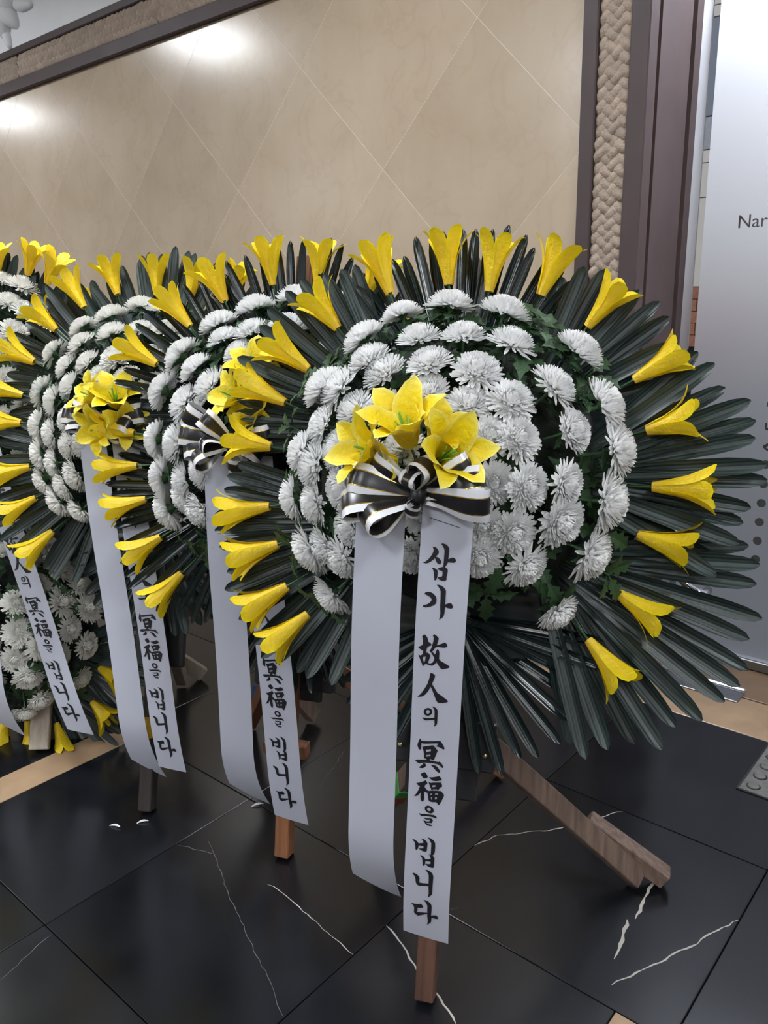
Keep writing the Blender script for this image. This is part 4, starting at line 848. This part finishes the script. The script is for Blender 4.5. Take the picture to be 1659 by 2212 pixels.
def make_wreath(name, label, key, foot, yaw, lean, sc, off, fans, posts, rnd_seed, chs, bow_c, bow_loops, centre_lilies, tiers=None, top=1.50, woods=('wood_red', 'wood_weathered'), blade='dull'):
    rnd = random.Random(rnd_seed)
    a, l = math.radians(yaw), math.radians(lean)
    hz = Vector((math.cos(a), math.sin(a), 0)); up = Vector((0, 0, 1))
    n = hz * math.cos(l) + up * math.sin(l); v = -hz * math.sin(l) + up * math.cos(l); u = v.cross(n)
    y = -n
    w = bpy.data.objects.new(name, None); COL.objects.link(w)
    w.matrix_world = Matrix(((u.x, y.x, v.x, foot[0]), (u.y, y.y, v.y, foot[1]), (u.z, y.z, v.z, 0), (0, 0, 0, 1)))
    w.empty_display_size = 0.2
    tag(w, None, label, 'funeral wreath', 'standing funeral wreaths')
    def P(x, b, d, c=(off, sc)):
        return Vector((c[0] + x, -(0.03 + d), c[1] + b))
    inv = w.matrix_world.inverted()
    # easel
    zl = (inv @ Vector((foot[0], foot[1], 0)))
    t = MB().bar((0, 0.004, 0.024 * math.tan(l)), (0, 0.004, top), .038, .040, up=(0, 1, 0)).mesh('post', woods[0])
    add('post', t, w)
    add('mount_board', MB().bbox(-.075, .075, .022, .036, .40, .62, .003).mesh('mount_board', 'black_plate'), w)
    for kind, args in posts:
        if kind == 'leg':
            p, q, ww, hh, wd = args
            qq = inv @ Vector(q)
            add('leg', MB().bar(p, qq, ww, hh, up=(0, 0, 1)).mesh('leg', wd), w)
        elif kind == 'block':
            p, q, ww, hh, wd = args
            add('block', MB().bar(inv @ Vector(p), inv @ Vector(q), ww, hh, up=inv.to_3x3() @ up).mesh('block', wd), w)
        elif kind == 'tag':
            p, q, ww, hh, wd, lb = args
            add('tape', MB().bar(inv @ Vector(p), inv @ Vector(q), ww, hh, up=(0, 0, 1), r=.001).mesh('tape', wd), w, label=lb)
        elif kind == 'bracket':
            p = args
            br = add('bracket', MB().bbox(-.108, .108, -.012, .016, -.050, .05, .004).mesh('bracket', 'black_plate'), w, Matrix.Translation(p))
            bolt = MB().lathe([(.0055, 0), (.0055, .003), (.003, .005), (0, .0052)], 10).mesh('bolt', 'brass', True)
            for s in (-1, 1):
                add('bolt', bolt, br, Matrix.Translation((s * .088, -.012, -.015)) @ Matrix.Rotation(PI / 2, 4, 'X'))
    # foam core, leaf fans, flowers for each tier
    for (tk, cx, cz, dd, Rd, Dd, fan_list, lil, rl) in tiers:
        core = MB(); k1, k2 = 12, 28
        for i in range(k1 + 1):
            th = (PI / 2) * i / k1
            for j in range(k2):
                ph = 2 * PI * j / k2; q = 1 + .03 * math.sin(5 * ph + i)
                core.v.append((Rd * .70 * math.sin(th) * math.cos(ph) * q, -Dd * .60 * math.cos(th) * q, Rd * .66 * math.sin(th) * math.sin(ph) * q + .05 * Rd))
        for i in range(k1):
            for j in range(k2): core.f.append((i * k2 + j, i * k2 + (j + 1) % k2, (i + 1) * k2 + (j + 1) % k2, (i + 1) * k2 + j)); core.m.append(0)
        core.f.append(tuple(k1 * k2 + j for j in range(k2))); core.m.append(0)
        add('foam_core', core.mesh('foam_core', 'foam_core', True), w, Matrix.Translation((cx, -(0.02 + dd), cz)))
        add('backing_board', MB().lathe([(0.0, -.006), (Rd * .88, -.006), (Rd * .90, 0), (Rd * .88, .005), (0.0, .005)], 40).mesh('backing_board', 'palm_leaf_glossy'), w,
            Matrix.Translation((cx, -(0.012 + dd), cz - .02)) @ Matrix.Rotation(PI / 2, 4, 'X'))
        for k in range(70):                # sprigs of flower foliage between the blooms
            rr = Rd * .86 * math.sqrt(rnd.uniform(.02, 1)); th = rnd.uniform(0, 2 * PI)
            if math.sin(th) < -.8 and rr > Rd * .6: continue
            dz = Dd * .66 * math.sqrt(max(0, 1 - (rr / Rd) ** 2)) + rnd.uniform(-.01, .02)
            tl = math.radians(70 * rr / Rd)
            nv = Vector((math.sin(tl) * math.cos(th), -math.cos(tl), math.sin(tl) * math.sin(th)))
            add('leaf_sprig', rnd.choice(SPRIGS), w, frame_z((cx + rr * math.cos(th), -(0.03 + dd + dz), cz + rr * math.sin(th)), nv, rnd.uniform(0, 6.28), rnd.uniform(.075, .115)))
        for fi, (hx, hb, th, L, span, nb, bl) in enumerate(fan_list):
            dz = 0.004 + 0.007 * (fi % 3) - 0.02
            f = add('leaf_fan', HUB, w, Matrix.Translation((cx + hx, -(0.03 + dd + dz), cz + hb)) @ Matrix.Rotation(PI / 2, 4, 'X'))
            for k in range(nb):
                x = -1 + 2 * k / (nb - 1)
                ang = math.radians(th + span / 2 * x + rnd.uniform(-1.5, 1.5))
                LL = L * (1 - .10 * x * x) * rnd.uniform(.96, 1.04)
                roll = rnd.uniform(-.22, .22); pitch = rnd.uniform(-.04, .05) + (.07 if hx < -.05 else 0)
                # hub space: X right, Y up in the disc plane, Z towards the viewer
                M = Matrix.Rotation(ang, 4, 'Z') @ Matrix.Rotation(-pitch, 4, 'Y') @ Matrix.Translation((.018, 0, .004 + .0016 * (k % 3))) @ Matrix.Rotation(roll, 4, 'X') @ Matrix.Diagonal((LL, .30, .30, 1))
                add('leaf_blade', rnd.choice(BLADES[bl]), f, M)
        for (x, b) in lil:
            th = math.atan2(b, x); ep = rnd.uniform(.10, .30)
            ax = Vector((math.cos(th) * math.cos(ep), -math.sin(ep), math.sin(th) * math.cos(ep)))
            lily(w, (cx + x, -(0.03 + dd + (.036 if x < -.1 else .018)), cz + b), ax, rnd.uniform(0, 6.28), rnd.uniform(.96, 1.06), rnd.choice(RIM_P))
        for (x, b, d, size) in CHT[tk]:
            r = math.hypot(x, b); th = math.atan2(b, x)
            tilt = math.radians(min(80, 80 * (r / (rl * .84)) ** 1.0))
            nv = Vector((math.sin(tilt) * math.cos(th), -math.cos(tilt), math.sin(tilt) * math.sin(th)))
            nv = (nv + Vector((rnd.uniform(-.12, .12), rnd.uniform(-.1, .1), rnd.uniform(-.12, .12)))).normalized()
            size = max(.074, min(.108, size)) * 0.98
            p = Vector((cx + x, -(0.03 + dd + d), cz + b)) - nv * size * .16
            c = add('chrysanthemum', rnd.choice(chs), w, frame_z(p, nv, rnd.uniform(0, 6.28), size))
            add('stem_leaves', rnd.choice(STEMS), c, Matrix.Rotation(rnd.uniform(0, 6.28), 4, 'Z'))
    # centre lilies, bow, ribbons
    for (x, b, d, ang, tlt, s, k) in centre_lilies:
        th = math.radians(ang); tl = math.radians(tlt)
        ax = Vector((math.cos(th) * math.sin(tl), -math.cos(tl), math.sin(th) * math.sin(tl)))
        lily(w, P(x, b, d) - ax * .055, ax, rnd.uniform(0, 1), s, OPEN_P[k], True, 'open lemon yellow lily with green pistil')
    bow(w, P(*bow_c), bow_loops)
    uu = Vector((1, 0, 0))
    for si, side in enumerate(('left', 'right')):
        Tq, Bq = RIB['ABCD'.index(key)][si]
        # horizontal direction of the ribbon's width, in wreath space
        ribbon(w, Tq, Bq, uu, {'C': .076, 'D': .080}.get(key, .088), (0.004 if key in 'BC' else 0.012), (-0.05 if side == 'left' else -0.012), (-0.8 if side == 'left' else -0.14), side == 'right' ,
               'white satin ribbon printed with black brush characters' if side == 'right' else 'plain white satin ribbon')
    return w

FANS = lambda b1, b2: [(-.10, .10, 150, .385, 78, 14, b2), (-.11, -.08, 208, .395, 88, 16, b2), (.19, .02, 6, .36, 74, 13, b2), (.12, .12, 50, .32, 66, 11, b2),
                       (.17, -.13, -36, .405, 84, 15, b2), (.0, .12, 92, .375, 78, 17, b1), (.02, -.27, -80, .29, 150, 19, b1)]
W_A = make_wreath('funeral_wreath', 'nearest and largest funeral wreath, right of the others, white chrysanthemums ringed with yellow lilies', 'A', (-.802, 1.021), -65.6, 17.8, 1.044, 0.0, None,
    [('bracket', (0, 0.030, .512)), ('leg', ((.07, .05, .525), (-0.614, 1.602, .020), .034, .046, 'wood_weathered')),
     ('leg', ((-.03, .05, .475), (-1.255, 1.351, .020), .034, .046, 'wood_weathered')),
     ('block', ((-0.735, 1.575, .135), (-0.560, 1.640, .022), .045, .040, 'wood_weathered')),
     ('tag', ((-1.022, 1.238, .297), (-1.050, 1.252, .264), .0365, .0485, 'green_tag', 'green tape')), ('tag', ((-1.051, 1.2525, .263), (-1.080, 1.266, .228), .0365, .0485, 'red_tag', 'red tape'))],
    101, CHRYS, (-.003, -.048, .285),
    [(168, 0, 8, .15, 1.15), (148, 0, -20, .1, .95), (192, 0, 35, .2, 1.25), (214, 1, 40, .35, 1.25), (14, 0, -12, .15, 1.12), (-6, 0, 25, .2, 1.2), (32, 0, 15, .1, 1.0), (72, 2, 75, .8, 1.0), (105, 2, -40, 1.3, .75), (262, 2, 80, .8, .6)],
    [(-.108, .028, .285, 160, 40, 1.05, 1), (-.034, .072, .300, 100, 42, 1.15, 1), (.050, .022, .305, 20, 38, 1.10, 1), (-.085, -.004, .280, 215, 34, .85, 1), (.030, .070, .270, 50, 52, .88, 1)],
    [('A', 0.0, 1.044, 0.0, .40, .21, FANS('gloss', 'dull'), LIT['A'], .40)], top=1.51)
def extend_lilies(base, angs, r):
    return base + [(r * math.cos(math.radians(a)), r * math.sin(math.radians(a))) for a in angs]
W_B = make_wreath('funeral_wreath', 'second wreath from the right, directly behind the nearest one, on an orange-brown wooden post', 'B', (-1.342, 1.136), -67.2, 12.4, 1.014, 0.0, None,
    [('bracket', (0, 0.030, .478)), ('leg', ((-.05, .05, .50), (-1.895, 1.500, .020), .034, .046, 'wood_orange')), ('leg', ((.05, .05, .50), (-1.10, 1.78, .020), .034, .046, 'wood_orange')),
     ('block', ((-1.410, 1.160, .285), (-1.305, 1.205, .285), .034, .036, 'wood_orange')), ('tag', ((-1.745, 1.430, .205), (-1.785, 1.450, .150), .042, .054, 'blue_tape', 'blue tape'))],
    202, CHRYS, (-.060, .022, .200),
    [(172, 0, 5, .2, 1.15), (150, 0, -15, .2, 1.2), (192, 0, 25, .25, 1.05), (215, 1, 40, .4, 1.15), (136, 1, 20, .5, 1.0), (10, 0, 10, .2, 1.0), (-15, 1, -25, .3, 1.1), (-55, 2, 50, .5, 1.1), (200, 2, 60, .8, 1.0)],
    [(-.080, .130, .200, 150, 40, .98, 0), (-.022, .205, .190, 95, 42, 1.0, 0), (-.020, .095, .205, 160, 30, .98, 0), (.003, .045, .200, 300, 36, .95, 0), (.020, .150, .180, 40, 50, .92, 0)],
    [('B', 0.0, 1.014, 0.0, .40, .165, FANS('gloss', 'gloss'), extend_lilies(LIT['B'], (48, 32, 15, -2, -18, -34, 228), .41), .41)], top=1.495, woods=('wood_orange', 'wood_orange'))
W_C = make_wreath('funeral_wreath', 'third wreath from the right, on a black post, its centre lilies above two hanging ribbons', 'C', (-1.771, 1.02), -60, 19.1, 1.062, -.011, None,
    [('bracket', (0, 0.030, .640)), ('leg', ((.05, .05, .665), (-1.760, 1.660, .020), .036, .048, 'wood_weathered')), ('leg', ((-.05, .05, .665), (-2.330, 1.545, .020), .036, .048, 'wood_pale')),
     ('block', ((-2.28, 1.47, .385), (-2.085, 1.43, .385), .045, .040, 'wood_red')), ('tag', ((-1.806, 1.083, .255), (-1.797, 1.066, .205), .0405, .0425, 'yellow_tag', 'yellow sticker'))],
    303, CHRYS_C, (-.055, -.010, .190),
    [(172, 0, 5, .2, 1.1), (186, 0, 20, .2, 1.0), (158, 1, -20, .3, 1.1), (10, 0, 10, .2, 1.1), (-12, 1, -25, .3, 1.1), (215, 1, 40, .4, .9), (-40, 1, 30, .4, .9)],
    [(-.095, .055, .235, 150, 40, .98, 0), (-.012, .057, .240, 70, 38, 1.05, 0), (-.052, -.040, .250, 230, 28, 1.0, 0), (.020, -.025, .225, 330, 38, .9, 0)],
    [('C', -.011, 1.062, 0.0, .40, .16, FANS('dull', 'dull'), extend_lilies(LIT['C'], (62, 46, 30, 14, -3, -20, -36, 226), .41), .41)], top=1.53, woods=('wood_dark', 'wood_dark'))
FD = [(.17, -.05, -20, .34, 90, 11, 'wide'), (.10, -.15, -65, .32, 90, 11, 'wide'), (-.12, -.14, 225, .34, 90, 11, 'wide'), (.15, .1, 30, .32, 80, 9, 'wide')]
W_D = make_wreath('funeral_wreath', 'leftmost wreath cut by the picture edge, two tiers of flowers reaching down to the floor', 'D', (-2.638, 1.087), -60, 6, 1.035, 0.0, None,
    [('bracket', (0, 0.030, .478)), ('leg', ((.05, .05, .50), (-2.30, 1.62, .020), .036, .048, 'wood_pale')), ('leg', ((-.05, .05, .50), (-2.98, 1.42, .020), .036, .048, 'wood_pale')),
     ('leg', ((.20, -.10, .38), (-2.300, 0.985, .012), .060, .022, 'wood_pale'))],
    404, CHRYS_C, (-.08, .0, .23),
    [(172, 0, 5, .3, 1.1), (186, 0, 20, .3, 1.0), (10, 0, 10, .2, 1.1), (-12, 1, -25, .3, 1.1)],
    [(-.1, .08, .21, 140, 38, .98, 0), (-.03, .09, .22, 70, 36, 1.05, 0), (-.07, 0, .24, 230, 30, 1.05, 0)],
    [('D', 0.0, 1.035, 0.0, .40, .20, FANS('dull', 'wide'), extend_lilies(LIT['D'], (40, 24, 8, -8, -24, -40, 100, 118, 134, 150, 166, 182, 198, 214), .43), .43),
     ('DL', .114, .335, .14, .33, .15, FD, [(.311, -.096), (.277, -.209), (.044, -.290), (-.037, -.29), (.147, -.29), (.36, .105), (.345, .207), (-.2, -.22), (-.29, -.05)], .34)], top=1.50, woods=('wood_pale', 'wood_pale'))
# the open lily lying over the leftmost wreath's lower tier
lily(W_D, (.114 - .02, -(.03 + .14 + .20), .335 + .165), Vector((.3, -1, .2)), .4, 1.05, OPEN_P[0], True, 'open yellow lily between the ribbons')

# ------------------------------------------------------------------ fallen petals
def petal_flat(L, W, seed):
    rnd = random.Random(seed); vs = []; fs = []
    for i in range(6):
        t = i / 5; w = W * (0.3 + .7 * math.sin(PI * min(1, t * .9 + .1)))
        for s in (-1, 0, 1):
            vs.append((L * (t - .5), s * w / 2 + .25 * W * math.sin(3 * t), .0012 + .004 * abs(s) * math.sin(PI * t) + .003 * t * t))
    for i in range(5):
        for j in range(2): fs.append((i * 3 + j, i * 3 + 3 + j, i * 3 + 4 + j, i * 3 + 1 + j))
    return me('fallen_petal', vs, fs, 'white_petal', smooth=True)
for k, (x, y, a, s, lab) in enumerate(((-1.785, .932, .35, 1.0, 'slender white petal lying alone on the black floor left of the black post'),
                                       (-1.742, .990, .9, .9, 'white petal lying on the floor at the foot of the black post'),
                                       (-1.555, 1.235, 1.0, 1.0, 'curled white petal on the floor beside the ribbon end of the second wreath'))):
    add('fallen_petal', petal_flat(.034 * s, .009 * s, k), None, Matrix.Translation((x, y, .0006)) @ Matrix.Rotation(a, 4, 'Z'), None, lab, 'petal', 'fallen petals')
